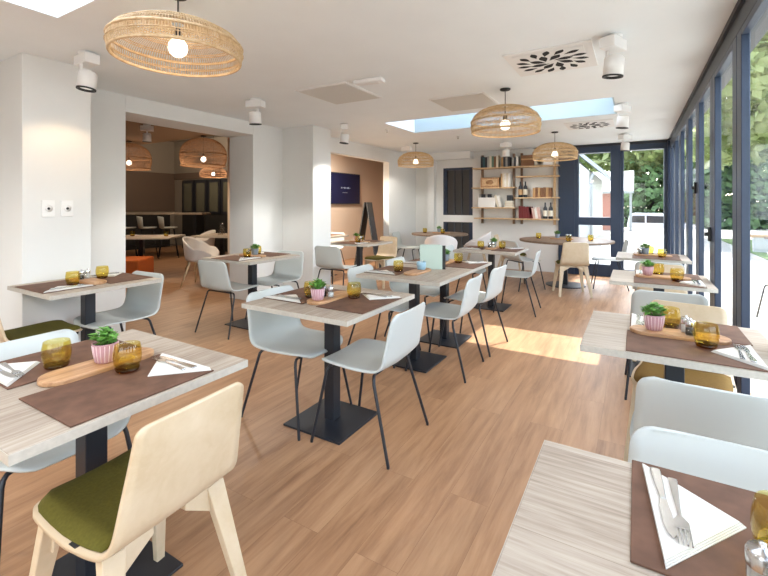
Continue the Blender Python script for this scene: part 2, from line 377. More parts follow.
# ================================================================== FURNITURE BUILDERS
def shell_bm(W=0.47, back_h=0.76, flat=0.0, seat_front=0.235, thick=0.010, taper=0.12, rb=0.05):
    prof = [(seat_front, 0.428), (seat_front-.02, 0.440), (0.16, 0.447), (0.06, 0.444), (-0.05, 0.440), (-0.13, 0.442), (-0.18, 0.456), (-0.212, 0.49), (-0.228, 0.54), (-0.245, 0.62), (-0.260, 0.69), (-0.278, back_h)]
    pts = [Vector((0, y, z)) for y, z in prof]
    fine = []
    for i in range(len(pts)-1):
        p0, p1, p2, p3 = pts[max(i-1, 0)], pts[i], pts[i+1], pts[min(i+2, len(pts)-1)]
        for k in range(4):
            t = k/4; fine.append(0.5*((2*p1) + (-p0+p2)*t + (2*p0-5*p1+4*p2-p3)*t*t + (-p0+3*p1-3*p2+p3)*t**3))
    fine.append(pts[-1])
    L = [0]
    for i in range(1, len(fine)): L.append(L[-1] + (fine[i]-fine[i-1]).length)
    T = L[-1]
    # extra rows close to both ends for the rounded corners
    rf = 0.10
    samples = sorted(set([round(x, 5) for x in L] + [0.003, 0.01, 0.02, 0.035, 0.055, 0.08] + [T-.003, T-.01, T-.02, T-.035, T-.055]))
    def at(x):
        for i in range(len(L)-1):
            if x <= L[i+1] + 1e-9:
                t = (x-L[i])/max(1e-9, L[i+1]-L[i]); return fine[i].lerp(fine[i+1], t)
        return fine[-1]
    def width(x):
        u = x/T
        w = W*(0.90 + 0.10*math.sin(min(1, u/0.35)*math.pi/2)) if u < .35 else W*(1 - taper*(u-.35)/.65)
        w /= 2
        if x < rf: w = w - rf + math.sqrt(max(0, rf*rf - (rf-x)**2))
        if T-x < rb: w = w - rb + math.sqrt(max(0, rb*rb - (rb-(T-x))**2))
        return w
    NX = 14
    top, nrm = [], []
    rows = [[None]*(NX+1) for _ in samples]
    for i, x in enumerate(samples):
        p = at(x); w = width(x); u = x/T
        backness = min(1, max(0, (u-.50)/.22)); seatness = 1-backness
        for k in range(NX+1):
            a = -1 + 2*k/NX
            d = (1-flat)
            q = Vector((a*w, p.y + backness*0.016*d*a*a, p.z + seatness*0.018*d*(a*a - 0.25)*(1 if u > .06 else u/.06)))
            rows[i][k] = q
    mb = MB(); nr = len(samples)
    def N(i, k):
        a = rows[min(i+1, nr-1)][k] - rows[max(i-1, 0)][k]; b = rows[i][min(k+1, NX)] - rows[i][max(k-1, 0)]
        n = b.cross(a)
        return n.normalized() if n.length > 1e-9 else Vector((0,0,1))
    vs = []
    for sgn in (1, -1):
        for i in range(nr):
            for k in range(NX+1): vs.append(rows[i][k] + N(i, k)*sgn*thick/2)
    B = nr*(NX+1); fs = []
    I = lambda i, k: i*(NX+1)+k
    for i in range(nr-1):
        for k in range(NX):
            fs.append((I(i,k), I(i,k+1), I(i+1,k+1), I(i+1,k))); fs.append((B+I(i,k), B+I(i+1,k), B+I(i+1,k+1), B+I(i,k+1)))
    edge = [(0,k) for k in range(NX+1)] + [(i,NX) for i in range(1, nr)] + [(nr-1,k) for k in range(NX-1,-1,-1)] + [(i,0) for i in range(nr-2,0,-1)]
    mb.add(vs, fs, 0, True)
    m2 = []
    for a, b in zip(edge, edge[1:]+edge[:1]): m2.append((I(*b), I(*a), B+I(*a), B+I(*b)))
    for f in m2: mb.f.append(list(f)); mb.mi.append(0); mb.sm.append(True)
    return mb, at, width, T
def fan_pad(at, width, T, x1=0.40, h=0.022, inset=0.012):
    """upholstered pad following the seat of a shell"""
    mb = MB(); xs_ = [0.012, 0.02, 0.035, 0.06, 0.09, 0.13, 0.18, 0.24, 0.30, 0.35, x1]
    NX = 12; rows = []
    for x in xs_:
        w = width(x) - inset; p = at(x); rows.append((p, w))
    vs = []; nr = len(rows)
    for i, (p, w) in enumerate(rows):
        for k in range(NX+1):
            a = -1+2*k/NX; e = min(1, (1-abs(a))*5)**.5 * min(1, (0.25 + i*.35))*(1 if i < nr-1 else .6)
            vs.append((a*w, p.y, p.z + 0.006 + h*e + 0.010*(a*a-.25)))
    fs = [(i*(NX+1)+k, i*(NX+1)+k+1, (i+1)*(NX+1)+k+1, (i+1)*(NX+1)+k) for i in range(nr-1) for k in range(NX)]
    B = len(vs)
    vs += [(x, yy, p.z + 0.004 + 0.010*((j/w if w else 0)**2-.25)) for (p, w) in rows for j in [-w+2*w*k/NX for k in range(NX+1)] for x, yy in [(j, p.y)]]
    fs += [(B+i*(NX+1)+k, B+(i+1)*(NX+1)+k, B+(i+1)*(NX+1)+k+1, B+i*(NX+1)+k+1) for i in range(nr-1) for k in range(NX)]
    I = lambda i, k: i*(NX+1)+k
    edge = [(0,k) for k in range(NX+1)] + [(i,NX) for i in range(1, nr)] + [(nr-1,k) for k in range(NX-1,-1,-1)] + [(i,0) for i in range(nr-2,0,-1)]
    for a, b in zip(edge, edge[1:]+edge[:1]): fs.append((I(*b), I(*a), B+I(*a), B+I(*b)))
    mb.add(vs, fs, 0, True); return mb
def metal_legs(o):
    for sy in (1, -1):
        yt, yf = (0.15, 0.235) if sy > 0 else (-0.13, -0.255)
        MB().tube([(-0.165, yt, 0.424), (0.165, yt, 0.424)], 0.0085, 8).build('cross_tube', M['black'], o)
        for sx in (1, -1):
            MB().tube([(sx*0.165, yt, 0.424), (sx*0.185, yt+.006*sy, 0.421), (sx*0.197, yt+.012*sy, 0.408), (sx*0.203, yt+.016*sy, 0.385), (sx*0.245, yf, 0.008), (sx*0.245, yf, 0.0)], [.0085,.0085,.0088,.0088,.0085,.0085], 8).build('leg', M['black'], o)
def make_shell_chair():
    o = thing('dining_chair', '-', 'chair')
    mb, at, w, T = shell_bm()
    mb.build('seat_shell', M['shell'], o); metal_legs(o)
    return o
def make_wood_chair(pad):
    def f():
        o = thing('plywood_chair', '-', 'chair')
        mb, at, w, T = shell_bm(W=0.425, back_h=0.785, flat=0.75, thick=0.013, taper=0.20, rb=0.028)
        mb.build('seat_shell', M['ply'], o)
        p = fan_pad(at, w, T).build('seat_pad', M[pad], o)
        MB().box(-0.207, -0.192, -0.075, -0.045, 0.434, 0.452).build('fabric_tag', M['blackmatte'], p)
        for sy in (1, -1):
            yt, yf = (0.13, 0.20) if sy > 0 else (-0.15, -0.26)
            m = MB(); m.bar((-0.15, yt*.8, 0.424), (0.15, yt*.8, 0.424), (0.020, 0.030)); m.build('crossbar', M['ply'], o, bevel=0.003)
            for sx in (1, -1):
                m = MB(); m.bar((sx*0.160, yt, 0.432), (sx*0.215, yf, 0.0), (0.062, 0.030), (0.030, 0.024), up=(0, 1, 0))
                m.add([(sx*.168,yt-.012,.335), (sx*.05,yt-.012,.412), (sx*.05,yt-.012,.434), (sx*.165,yt-.012,.434), (sx*.168,yt+.012,.335), (sx*.05,yt+.012,.412), (sx*.05,yt+.012,.434), (sx*.165,yt+.012,.434)], [(0,1,2,3),(7,6,5,4),(0,4,5,1),(1,5,6,2),(2,6,7,3),(3,7,4,0)]); m.build('leg', M['ply'], o, bevel=0.003)
        return o
    return f
def make_tub_chair():
    o = thing('tub_chair', '-', 'chair')
    NU, NV = 26, 8; vs = []; fs = []
    def pt(i, j, off):
        a = -150 + 300*i/NU; t = j/NV
        ht = 0.62 + 0.18*max(0, math.cos(R(a)))**0.8 - 0.10*max(0, (abs(a)-110)/40)
        z = 0.43 + (ht-0.43)*t; r = 0.235 + 0.045*t**0.7 + off
        return (r*math.sin(R(a)), -r*math.cos(R(a))*0.95, z)
    for off in (0, 0.014):
        for i in range(NU+1):
            for j in range(NV+1): vs.append(pt(i, j, off))
    B = (NU+1)*(NV+1); I = lambda i, j: i*(NV+1)+j
    for i in range(NU):
        for j in range(NV): fs += [(I(i,j), I(i,j+1), I(i+1,j+1), I(i+1,j)), (B+I(i,j), B+I(i+1,j), B+I(i+1,j+1), B+I(i,j+1))]
        fs += [(I(i,NV), B+I(i,NV), B+I(i+1,NV), I(i+1,NV)), (I(i,0), I(i+1,0), B+I(i+1,0), B+I(i,0))]
    for i in (0, NU):
        for j in range(NV): fs.append((I(i,j), B+I(i,j), B+I(i,j+1), I(i,j+1)))
    m = MB(); m.add(vs, fs, 0, True); m.build('backrest', M['tubwhite'], o)
    MB().lathe([(0, 0.40), (0.17, 0.40), (0.235, 0.425), (0.246, 0.445), (0.225, 0.458), (0.1, 0.448), (0, 0.445)], 28).build('seat', M['tubwhite'], o)
    for sx in (1, -1):
        for sy in (1, -1):
            MB().tube([(sx*0.13, sy*0.12, 0.41), (sx*0.235, sy*0.22, 0)], [0.019, 0.011], 8).build('leg', M['ply'], o)
    return o
grey_chair = Proto(make_shell_chair); wood_chair = Proto(make_wood_chair('olive')); ochre_chair = Proto(make_wood_chair('ochre')); tub_chair = Proto(make_tub_chair)

def table(name, label, x, y, lx, ly, rz=0, round_=None, base=0.42):
    o = thing(name, label, 'table', (x, y, 0), rz)
    if round_:
        MB().lathe([(0, .72), (round_-.004, .72), (round_, .724), (round_, .746), (round_-.004, .75), (0, .75)], 56, smooth=False).build('tabletop', M['walnut'], o)
        MB().lathe([(0, 0), (0.30, 0), (0.305, .006), (0.30, .014), (0, .016)], 40, smooth=False).build('base_plate', M['black'], o)
    else:
        t = MB(); t.box(-lx/2, lx/2, -ly/2, ly/2, 0.721, 0.7496); t.build('tabletop', M['top'], o, bevel=0.002)
        e = MB()
        e.box(-lx/2-.0012, lx/2+.0012, -ly/2-.0012, -ly/2, 0.722, 0.748).box(-lx/2-.0012, lx/2+.0012, ly/2, ly/2+.0012, 0.722, 0.748)
        e.box(-lx/2-.0012, -lx/2, -ly/2, ly/2, 0.722, 0.748).box(lx/2, lx/2+.0012, -ly/2, ly/2, 0.722, 0.748)
        e.build('edge_band', M['topedge'], o)
        MB().box(-base/2, base/2, -base/2, base/2, 0, 0.012).build('base_plate', M['black'], o, bevel=0.003)
    MB().box(-.036, .036, -.036, .036, 0.012, 0.716).build('column', M['black'], o, bevel=0.004)
    MB().box(-.15, .15, -.12, .12, 0.713, 0.721).build('top_plate', M['black'], o)
    return o

# ---------------------------------------------------------------- table settings
def make_mat():
    o = MB().box(-.16, .16, -.22, .22, 0, 0.004).build('placemat', M['leather'], bevel=0.0015); return tag(o, '-', 'placemat')
def make_napkin():
    m = MB()
    for k in range(4):
        z = k*0.0022; e = 0.003*k
        m.prism([(-.15+e, .075), (.15-e, .073), (0.012, -.072+e)], z, z+0.0018)
    return tag(m.build('napkin', M['napkin']), '-', 'napkin')
def flat_shape(outline, z0, z1):
    m = MB(); m.prism(outline, z0, z1); return m
def make_knife():
    o = thing('table_knife', '-', 'knife')
    flat_shape([(-.010,.0), (-.0035,-.004), (.004,-.004), (.010,.0), (.0085,.05), (.005,.10), (-.005,.10), (-.0085,.05)], 0, .0045).build('knife_handle', M['steel'], o, bevel=.0015)
    flat_shape([(-.005,.10), (.005,.10), (.0105,.125), (.011,.17), (.008,.195), (.001,.208), (-.006,.195), (-.007,.15)], .001, .003).build('blade', M['steel'], o)
    return o
def make_fork():
    o = thing('table_fork', '-', 'fork')
    flat_shape([(-.008,.0), (.008,.0), (.0065,.05), (.0035,.10), (.0035,.125), (-.0035,.125), (-.0035,.10), (-.0065,.05)], 0, .004).build('fork_handle', M['steel'], o, bevel=.0012)
    m = flat_shape([(-.0035,.122), (.0035,.122), (.0115,.138), (.0115,.158), (-.0115,.158), (-.0115,.138)], .001, .004)
    for k in range(4):
        x = -.0098 + k*.0065; m.prism([(x-.0017,.157), (x+.0017,.157), (x+.0011,.196), (x-.0011,.196)], .001, .0035)
    m.build('tines', M['steel'], o); return o
def make_tumbler():
    o = thing('amber_tumbler', '-', 'glass')
    pr = [(.020,.006), (.033,.012), (.0415,.030), (.0445,.050), (.0435,.072), (.0395,.094), (.0388,.0953), (.0378,.0945), (.0418,.071), (.0426,.050), (.0396,.031), (.032,.016), (.0, .012)]
    MB().lathe(pr, 32).build('bowl', M['amber'], o)
    MB().lathe([(0,0), (.024,0), (.0335,.004), (.039,.016), (.033,.0145), (.02,.0125), (0,.0115)], 28).build('glass_base', M['amberbase'], o)
    return o
def rounded_bar(l, w, n=10):
    r = w/2; p = []
    for k in range(n+1): a = R(180*k/n); p.append((r*math.cos(a), l/2-r+r*math.sin(a)))
    for k in range(n+1): a = R(180+180*k/n); p.append((r*math.cos(a), -l/2+r+r*math.sin(a)))
    return p
def make_board():
    o = MB().prism(rounded_bar(.37, .13), 0, .018).build('serving_board', M['board'], bevel=.004); return tag(o, '-', 'serving board')
def leafy(n, h, spread, size, seed):
    r = random.Random(seed); m = MB()
    for _ in range(n):
        a = r.uniform(0, 6.283); q = r.uniform(0, 1)**.6*spread; z = h*(r.uniform(.25, 1))*(1-.35*q/spread)
        c = Vector((q*math.cos(a), q*math.sin(a), z)); d = Vector((math.cos(a+r.uniform(-.8,.8)), math.sin(a+r.uniform(-.8,.8)), r.uniform(-.2,.9))).normalized()
        s_ = size*r.uniform(.7, 1.3); sd = d.cross(Vector((0,0,1))).normalized(); up = sd.cross(d)
        m.add([c-d*s_*.5, c+sd*s_*.38+up*s_*.08, c+d*s_*.55-up*s_*.12, c-sd*s_*.38+up*s_*.08], [(0,1,2),(0,2,3)], 0, True)
        if _ % 3 == 0: m.tube([(c.x*.25, c.y*.25, -.005), (c.x*.6, c.y*.6, c.z*.5), tuple(c)], .0009, 4)
    return m
def make_pot(matname, line):
    def f():
        o = thing('potted_herb', '-', 'plant')
        p = MB().lathe([(0,0), (.027,0), (.031,.003), (.037,.035), (.041,.066), (.0415,.069), (.039,.069), (.037,.060), (0,.058)], 36).build('pot', M[matname], o)
        if line:
            for k in range(18):
                a = 2*math.pi*k/18
                MB().tube([((r_+.0002)*math.cos(a), (r_+.0002)*math.sin(a), z) for r_, z in ((.0315,.004),(.0372,.035),(.041,.064))], .0013, 5).build('stripe', M[line], p)
        MB().lathe([(0,.061), (.0375,.061)], 20).build('soil', M['soil'], o)
        f_ = leafy(90, .062, .046, .030, 5).build('foliage', M['leaf'], o, loc=(0,0,.062))
        return o
    return f
def make_shaker(fill):
    def f():
        o = thing('salt_shaker' if fill == 'salt' else 'pepper_shaker', '-', 'shaker')
        MB().lathe([(0,0), (.018,0), (.019,.003), (.019,.042), (.018,.042), (.018,.004), (0,.003)], 20).build('jar', M['clear'], o)
        MB().lathe([(0,.0035), (.0175,.0035), (.0175,.030), (0,.031)], 18).build('filling', M[fill], o)
        MB().lathe([(.0195,.040), (.0198,.041), (.0198,.060), (.017,.066), (.006,.067), (.005,.070), (.005,.075), (0,.076)], 20).build('cap', M['steel'], o)
        return o
    return f
P_mat, P_nap, P_knife, P_fork, P_glass, P_board = Proto(make_mat), Proto(make_napkin), Proto(make_knife), Proto(make_fork), Proto(make_tumbler), Proto(make_board)
P_pot, P_potgrey, P_salt, P_pepper = Proto(make_pot('potpink', 'potline')), Proto(make_pot('potgrey', None)), Proto(make_shaker('salt')), Proto(make_shaker('pepper'))
TZ = 0.7502
def setting(tx, ty, rz, desc, sides=(1, -1), names=('window side', 'wall side'), pot=None, potgrey=False, board=0.0, shakers=0.0, glasses=(1, -1), mx=0.215, napkin=True, gxy=(.125, .055), my=-.005, bx=0.0, ny=0.0, nrot=0):
    """local frame: diners sit at +x and -x; rz turns it"""
    c, s = math.cos(rz), math.sin(rz)
    W = lambda x, y, z: (tx + c*x - s*y, ty + s*x + c*y, z)
    for sd in sides:
        nm = names[0] if sd > 0 else names[1]
        P_mat.put(W(mx*sd, my*sd, TZ), rz, 'brown leather placemat on the %s, %s' % (desc, nm), 'leather placemats')
        zz = TZ+.0045
        if napkin:
            ra = rz + (0 if sd > 0 else math.pi) + R(nrot)
            P_nap.put(W((mx+.005)*sd, .135*sd+ny*sd, zz), ra, 'white folded napkin on the %s, %s' % (desc, nm), 'folded white napkins')
            zc = zz + .0091; ny += .022*(nrot != 0)
            P_knife.put(W((mx+.105+.015*(nrot != 0))*sd, .178*sd+ny*sd, zc), ra + R(90), 'steel knife on the napkin of the %s, %s' % (desc, nm), 'table knives')
            P_fork.put(W((mx+.09+.012*(nrot != 0))*sd, .148*sd+ny*sd, zc), ra + R(86), 'steel fork on the napkin of the %s, %s' % (desc, nm), 'table forks')
        if sd in glasses:
            P_glass.put(W(gxy[0]*sd, gxy[1]*sd, TZ+.0042), rz, 'amber glass tumbler on the %s, %s' % (desc, nm), 'amber glass tumblers')
    if board is not None:
        P_board.put(W(bx, board, TZ), rz, 'wooden serving board in the middle of the %s' % desc, 'wooden serving boards')
        if pot is not None:
            (P_potgrey if potgrey else P_pot).put(W(0, pot, TZ+.0185), rnd.uniform(0, 6), ('green plant in a grey blue pot on the %s' if potgrey else 'green herb in a pink striped pot on the %s') % desc, 'potted table herbs')
        if shakers is not None:
            P_salt.put(W(.022, shakers, TZ+.0185), 0, 'steel capped salt shaker on the board of the %s' % desc, 'salt and pepper shakers')
            P_pepper.put(W(-.024, shakers-.012, TZ+.0185), 0, 'steel capped pepper shaker on the board of the %s' % desc, 'salt and pepper shakers')

# ================================================================== TABLES, CHAIRS AND SETTINGS
H = R(90)
# --- the row down the middle
T1 = (-1.645, .765); table('dining_table', 'grey oak dining table at the bottom left corner of the photo', *T1, .77, .71)
setting(*T1, 0, 'bottom left table', names=('right side', 'left side'), pot=.045, board=.03, shakers=None)
wood_chair.put((-1.325, .74, 0), H+R(3), 'pale plywood chair with olive pad, back to the camera, at the bottom left table')
grey_chair.put((-1.985, .775, 0), -H, 'pale grey shell chair on the far side of the bottom left table', 'pale grey shell chairs')
T7 = (-1.62, 2.11); table('dining_table', 'grey oak dining table in the centre foreground on a square black base', *T7, .76, .75)
setting(*T7, 0, 'centre foreground table', names=('right side', 'left side'), pot=-.14, board=-.02, shakers=-.045)
grey_chair.put((-1.335, 2.1, 0), H+R(1), 'pale grey shell chair, its full back seen, right of the centre foreground table', 'pale grey shell chairs')
grey_chair.put((-1.865, 2.08, 0), -H-R(2), 'pale grey shell chair left of the centre foreground table', 'pale grey shell chairs')
T8 = (-1.63, 3.265); table('dining_table', 'grey oak table with the blue cup, pushed against another behind it', *T8, .75, .66)
T9 = (-1.63, 3.93); table('dining_table', 'grey oak table just behind the menu card, joined to the one in front', *T9, .75, .66)
setting(*T8, 0, 'table with the blue cup', names=('right side', 'left side'), glasses=(-1,), board=None, sides=(-1,))
setting(*T9, 0, 'table behind the menu card', names=('right side', 'left side'), glasses=(1,), pot=.03, potgrey=True, board=.02, shakers=None)
grey_chair.put((-1.36, 3.28, 0), H+R(2), 'pale grey shell chair right of the table with the blue cup', 'pale grey shell chairs')
grey_chair.put((-1.34, 3.93, 0), H-R(3), 'pale grey shell chair right of the table behind the menu card', 'pale grey shell chairs')
grey_chair.put((-1.93, 3.27, 0), -H, 'pale grey shell chair left of the table with the blue cup', 'pale grey shell chairs')
grey_chair.put((-1.93, 3.95, 0), -H+R(2), 'pale grey shell chair left of the table behind the menu card', 'pale grey shell chairs')
T12 = (-1.62, 5.49); table('dining_table', 'grey oak table standing nearest in front of the bookshelves', *T12, .78, .72)
setting(*T12, 0, 'table before the bookshelves', names=('right side', 'left side'), pot=.10, potgrey=True, board=.05, shakers=.0, napkin=True)
grey_chair.put((-1.29, 5.46, 0), H+R(4), 'pale grey shell chair right of the table before the bookshelves', 'pale grey shell chairs')
grey_chair.put((-1.97, 5.5, 0), -H, 'pale grey shell chair left of the table before the bookshelves', 'pale grey shell chairs')
# --- along the left wall
T6 = (-3.535, 1.62); table('dining_table', 'grey oak table pushed against the left pillar under the sockets', *T6, .74, .66, H)
setting(*T6, H, 'left pillar table', names=('far side', 'near side'), pot=None, board=-.0, shakers=.06, mx=.205)
wood_chair.put((-3.55, 1.30, 0), R(-2), 'plywood chair with olive pad at the left edge, tucked under the pillar table')
grey_chair.put((-3.51, 1.81, 0), 2*H+R(4), 'pale grey shell chair at the far end of the left pillar table', 'pale grey shell chairs')
TB = (-3.70, 3.36); table('dining_table', 'grey oak table in front of the dark lounge opening, beside the white pillar', *TB, .74, .74, H)
setting(*TB, H, 'table before the lounge opening', names=('far side', 'near side'), pot=-.04, potgrey=True, board=.0, shakers=.06)
grey_chair.put((-3.71, 3.08, 0), R(2), 'pale grey shell chair at the near end of the table before the lounge opening', 'pale grey shell chairs')
grey_chair.put((-3.62, 3.64, 0), 2*H+R(3), 'pale grey shell chair between the white pillar and the table before the lounge opening', 'pale grey shell chairs')
TC = (-3.66, 5.45); table('dining_table', 'oak table in front of the alcove with the wall screen', *TC, .72, .76, H)
setting(*TC, H, 'table before the alcove', names=('far side', 'near side'), pot=.06, board=.0, shakers=.0)
grey_chair.put((-3.64, 4.86, 0), R(3), 'grey shell chair beside the white pillar at the table before the alcove', 'pale grey shell chairs')
wood_chair.put((-3.62, 5.98, 0), 2*H-R(4), 'plywood chair at the far end of the table before the alcove')
TD = (-5.05, 6.25); table('dining_table', 'oak table inside the alcove under the wall screen', *TD, .70, .75, H)
setting(*TD, H, 'alcove table', names=('far side', 'near side'), pot=.05, potgrey=True, board=.0, shakers=-.08)
wood_chair.put((-4.75, 5.80, 0), R(20), 'plywood chair at the near end of the alcove table')
grey_chair.put((-5.25, 6.72, 0), 2*H, 'pale grey shell chair at the far end of the alcove table', 'pale grey shell chairs')
# --- round tables at the back
RA = (-3.38, 7.9); table('round_table', 'round dark topped table in front of the dark wall panel', *RA, 0, 0, 0, .56)
grey_chair.put((-4.00, 7.72, 0), -H+R(8), 'grey shell chair left of the round table by the dark wall panel', 'pale grey shell chairs')
tub_chair.put((-3.02, 7.12, 0), R(22), 'white tub chair seen over the menu card, in front of the far round table')
tub_chair.put((-2.70, 8.15, 0), R(105), 'white tub chair right of the round table by the dark wall panel')
for k, (dx, dy) in enumerate(((-.30, -.05), (.10, -.08))):
    P_glass.put((RA[0]+dx, RA[1]+dy, TZ), 0, ('amber tumbler on the left part of the round table by the dark panel', 'amber tumbler right of the pot on the round table by the dark panel')[k], 'amber glass tumblers')
P_potgrey.put((RA[0]-.03, RA[1]+.05, TZ+.0185), 0, 'green plant in a grey blue pot on the round table by the dark panel', 'potted table herbs')
P_board.put((RA[0]+.02, RA[1]+.03, TZ), H, 'wooden serving board on the round table by the dark panel', 'wooden serving boards')
RB = (-1.0, 7.55); table('round_table', 'large round table beside the back window', *RB, 0, 0, 0, .72)
wood_chair.put((-.83, 6.87, 0), R(20), 'plywood chair, back to the camera, at the large round table by the back window')
grey_chair.put((-1.56, 6.98, 0), R(-40), 'grey shell chair left of the large round table by the back window', 'pale grey shell chairs')
wood_chair.put((-1.88, 7.60, 0), -H+R(5), 'plywood chair below the bookshelves at the large round table')
grey_chair.put((-.38, 7.72, 0), H+R(8), 'grey shell chair between the large round table and the corner window', 'pale grey shell chairs')
for k, (dx, dy) in enumerate(((-.42, .0), (.10, -.38), (.38, -.05))):
    P_glass.put((RB[0]+dx, RB[1]+dy, TZ), 0, ('left', 'middle', 'right')[k] + ' amber tumbler of three on the large round table by the window', 'amber glass tumblers')
P_potgrey.put((RB[0]-.13, RB[1]+.05, TZ+.0185), 0, 'green plant in a grey blue pot on the large round table by the window', 'potted table herbs')
P_board.put((RB[0]-.06, RB[1]+.03, TZ), H, 'wooden serving board on the large round table by the window', 'wooden serving boards')
P_salt.put((RB[0]+.02, RB[1]+.04, TZ+.0185), 0, 'steel capped salt shaker on the large round table by the window', 'salt and pepper shakers')
P_pepper.put((RB[0]+.07, RB[1]+.01, TZ+.0185), 0, 'steel capped pepper shaker on the large round table by the window', 'salt and pepper shakers')
# --- along the glazing
W2 = (.19, .79); table('dining_table', 'grey oak table at the bottom right corner of the photo', .15, .79, .65, .69, H)
setting(*W2, H, 'bottom right table', sides=(1,), names=('far side', 'near side'), pot=None, board=-.075, shakers=.032, mx=.172, gxy=(.128, -.018), my=-.022, ny=-.045, bx=-.035, nrot=6)
grey_chair.put((.195, 1.03, 0), 2*H, 'pale grey shell chair at the far side of the bottom right table', 'pale grey shell chairs')
W3 = (.19, 2.275); table('dining_table', 'grey oak window table with the pink potted herb on the right', W3[0]-.045, W3[1], .66, .69, H)
setting(*W3, H, 'second window table', names=('far side', 'near side'), pot=.12, board=.03, shakers=.0, mx=.165)
grey_chair.put((.215, 1.935, 0), R(-1), 'pale grey shell chair at the near side of the second window table, back to camera', 'pale grey shell chairs')
ochre_chair.put((.20, 2.61, 0), 2*H-R(9), 'plywood chair with ochre pad at the far side of the second window table')
W4 = (.21, 4.0); table('dining_table', 'third window table counted from the camera, along the glazing', W4[0]-.055, W4[1], .63, .66, H)
setting(*W4, H, 'third window table', names=('far side', 'near side'), pot=.13, board=.03, shakers=None, mx=.165)
grey_chair.put((.18, 3.60, 0), R(1), 'grey shell chair at the near side of the third window table, back to camera', 'pale grey shell chairs')
ochre_chair.put((.2, 4.36, 0), 2*H, 'plywood chair at the far side of the third window table')
W5 = (.19, 5.65); table('dining_table', 'farthest window table along the glazing', W5[0]-.04, W5[1], .65, .68, H)
setting(*W5, H, 'farthest window table', names=('far side', 'near side'), pot=.10, potgrey=True, board=.03, shakers=.16, mx=.165, napkin=False)
grey_chair.put((.2, 5.28, 0), 0, 'grey shell chair at the near side of the farthest window table', 'pale grey shell chairs')

# menu holder and cup on the middle table
o = thing('menu_card', 'pale green folded menu card standing on the middle table', 'menu', (-1.58, 3.50, TZ), R(24))
MB().prism([(-.10, 0), (.10, 0), (.10, .004), (-.10, .004)], 0, .215).build('card_front', M['menu'], o)
MB().prism([(.085, .006), (.125, .0), (.128, .006), (.086, .012)], 0, .213).build('dark_spine', M['blackmatte'], o)
MB().prism([(-.10, .060), (.081, .073), (.081, .077), (-.10, .064)], 0, .215).build('card_back', M['menu'], o)
o = thing('sugar_cup', 'pale blue ceramic cup in front of the menu card', 'cup', (-1.60, 3.34, TZ+.0185))
MB().lathe([(0,0), (.032,0), (.036,.004), (.040,.035), (.041,.066), (.038,.066), (.037,.03), (.032,.008), (0,.006)], 28).build('cup_body', M['cupblue'], o)
for k, (dx, dy) in enumerate(((.01, 0), (-.012, .008), (0, -.014))):
    MB().bar((dx*.4, dy*.4, .012), (dx, dy, .082), (.008, .002)).build('sugar_stick', M['napkin'], o)
P_board.put((-1.60, 3.27, TZ), 0, 'wooden serving board under the blue cup', 'wooden serving boards')

# ================================================================== LAMPS
def shade_prof(Rm, Hh, kind):
    if kind == 'dome': return [(Rm*.97, 0), (Rm, .18*Hh), (Rm*.995, .40*Hh), (Rm*.93, .60*Hh), (Rm*.76, .80*Hh), (Rm*.52, .93*Hh), (Rm*.25, .99*Hh), (Rm*.10, Hh)]
    return [(Rm*.90, 0), (Rm*.97, .15*Hh), (Rm, .35*Hh), (Rm*.96, .58*Hh), (Rm*.82, .78*Hh), (Rm*.55, .93*Hh), (Rm*.28, .99*Hh), (Rm*.10, Hh)]
def smooth_prof(p, k=4):
    out = []
    for i in range(len(p)-1):
        p0, p1, p2, p3 = [Vector(p[max(0, min(len(p)-1, i+d))]) for d in (-1, 0, 1, 2)]
        for j in range(k):
            t = j/k; out.append(0.5*((2*p1)+(-p0+p2)*t+(2*p0-5*p1+4*p2-p3)*t*t+(-p0+3*p1-3*p2+p3)*t**3))
    out.append(Vector(p[-1])); return out
def make_pendant(Rm, Hh, kind, matn, nrib, drop):
    def f():
        o = thing('rattan_pendant_lamp', '-', 'pendant lamp')
        pr = smooth_prof(shade_prof(Rm, Hh, kind))
        m = MB()
        for k in range(nrib):
            a = 2*math.pi*k/nrib
            if k % 2 == 0: pp = pr[::2] + ([pr[-1]] if len(pr) % 2 == 0 else [])
            else: pp = pr[:int(len(pr)*.72):2]
            m.tube([(p.x*math.cos(a), p.x*math.sin(a), p.y) for p in pp], .0024, 4, cap=False)
        for z in range(0, len(pr)-2, 1):
            p = pr[z]; rr = p.x + (.0035 if z % 2 else -.002)
            if z % 4 in (0, 1) or kind != 'dome' or z > 16: m.tube([(rr*math.cos(2*math.pi*k/48), rr*math.sin(2*math.pi*k/48), p.y) for k in range(48)], .0032, 4, closed=True)
        m.build('woven_shade', M[matn], o)
        for nm, (r_, z_), t in (('rim_hoop', (Rm*.97, 0), .008), ('middle_hoop', (Rm*1.0, .42*Hh), .007)):
            MB().tube([(r_*math.cos(2*math.pi*k/56), r_*math.sin(2*math.pi*k/56), z_) for k in range(56)], t, 6, closed=True).build(nm, M[matn], o)
        MB().tube([(0,0,Hh-.01), (0,0,drop)], .004, 6).build('cord', M['blackmatte'], o)
        MB().lathe([(0,drop-.014), (.045,drop-.014), (.05,drop-.009), (.05,drop), (0,drop)], 24).build('ceiling_rose', M['blackmatte'], o)
        MB().lathe([(0,.20*Hh+.125), (.010,.20*Hh+.125), (.02,.20*Hh+.105), (.022,.20*Hh+.055), (0,.20*Hh+.055)], 16).tube([(0,0,.2*Hh+.12), (0,0,Hh)], .004, 6).build('bulb_holder', M['blackmatte'], o)
        c = .20*Hh+.02
        MB().lathe([(.001,c-.05), (.022,c-.045), (.04,c-.03), (.049,c-.005), (.045,c+.02), (.03,c+.042), (.018,c+.055)], 20).build('bulb', M['bulb'], o)
        return o
    return f
P_pend = Proto(make_pendant(.325, .25, 'dome', 'rattan', 150, ZC-2.03))
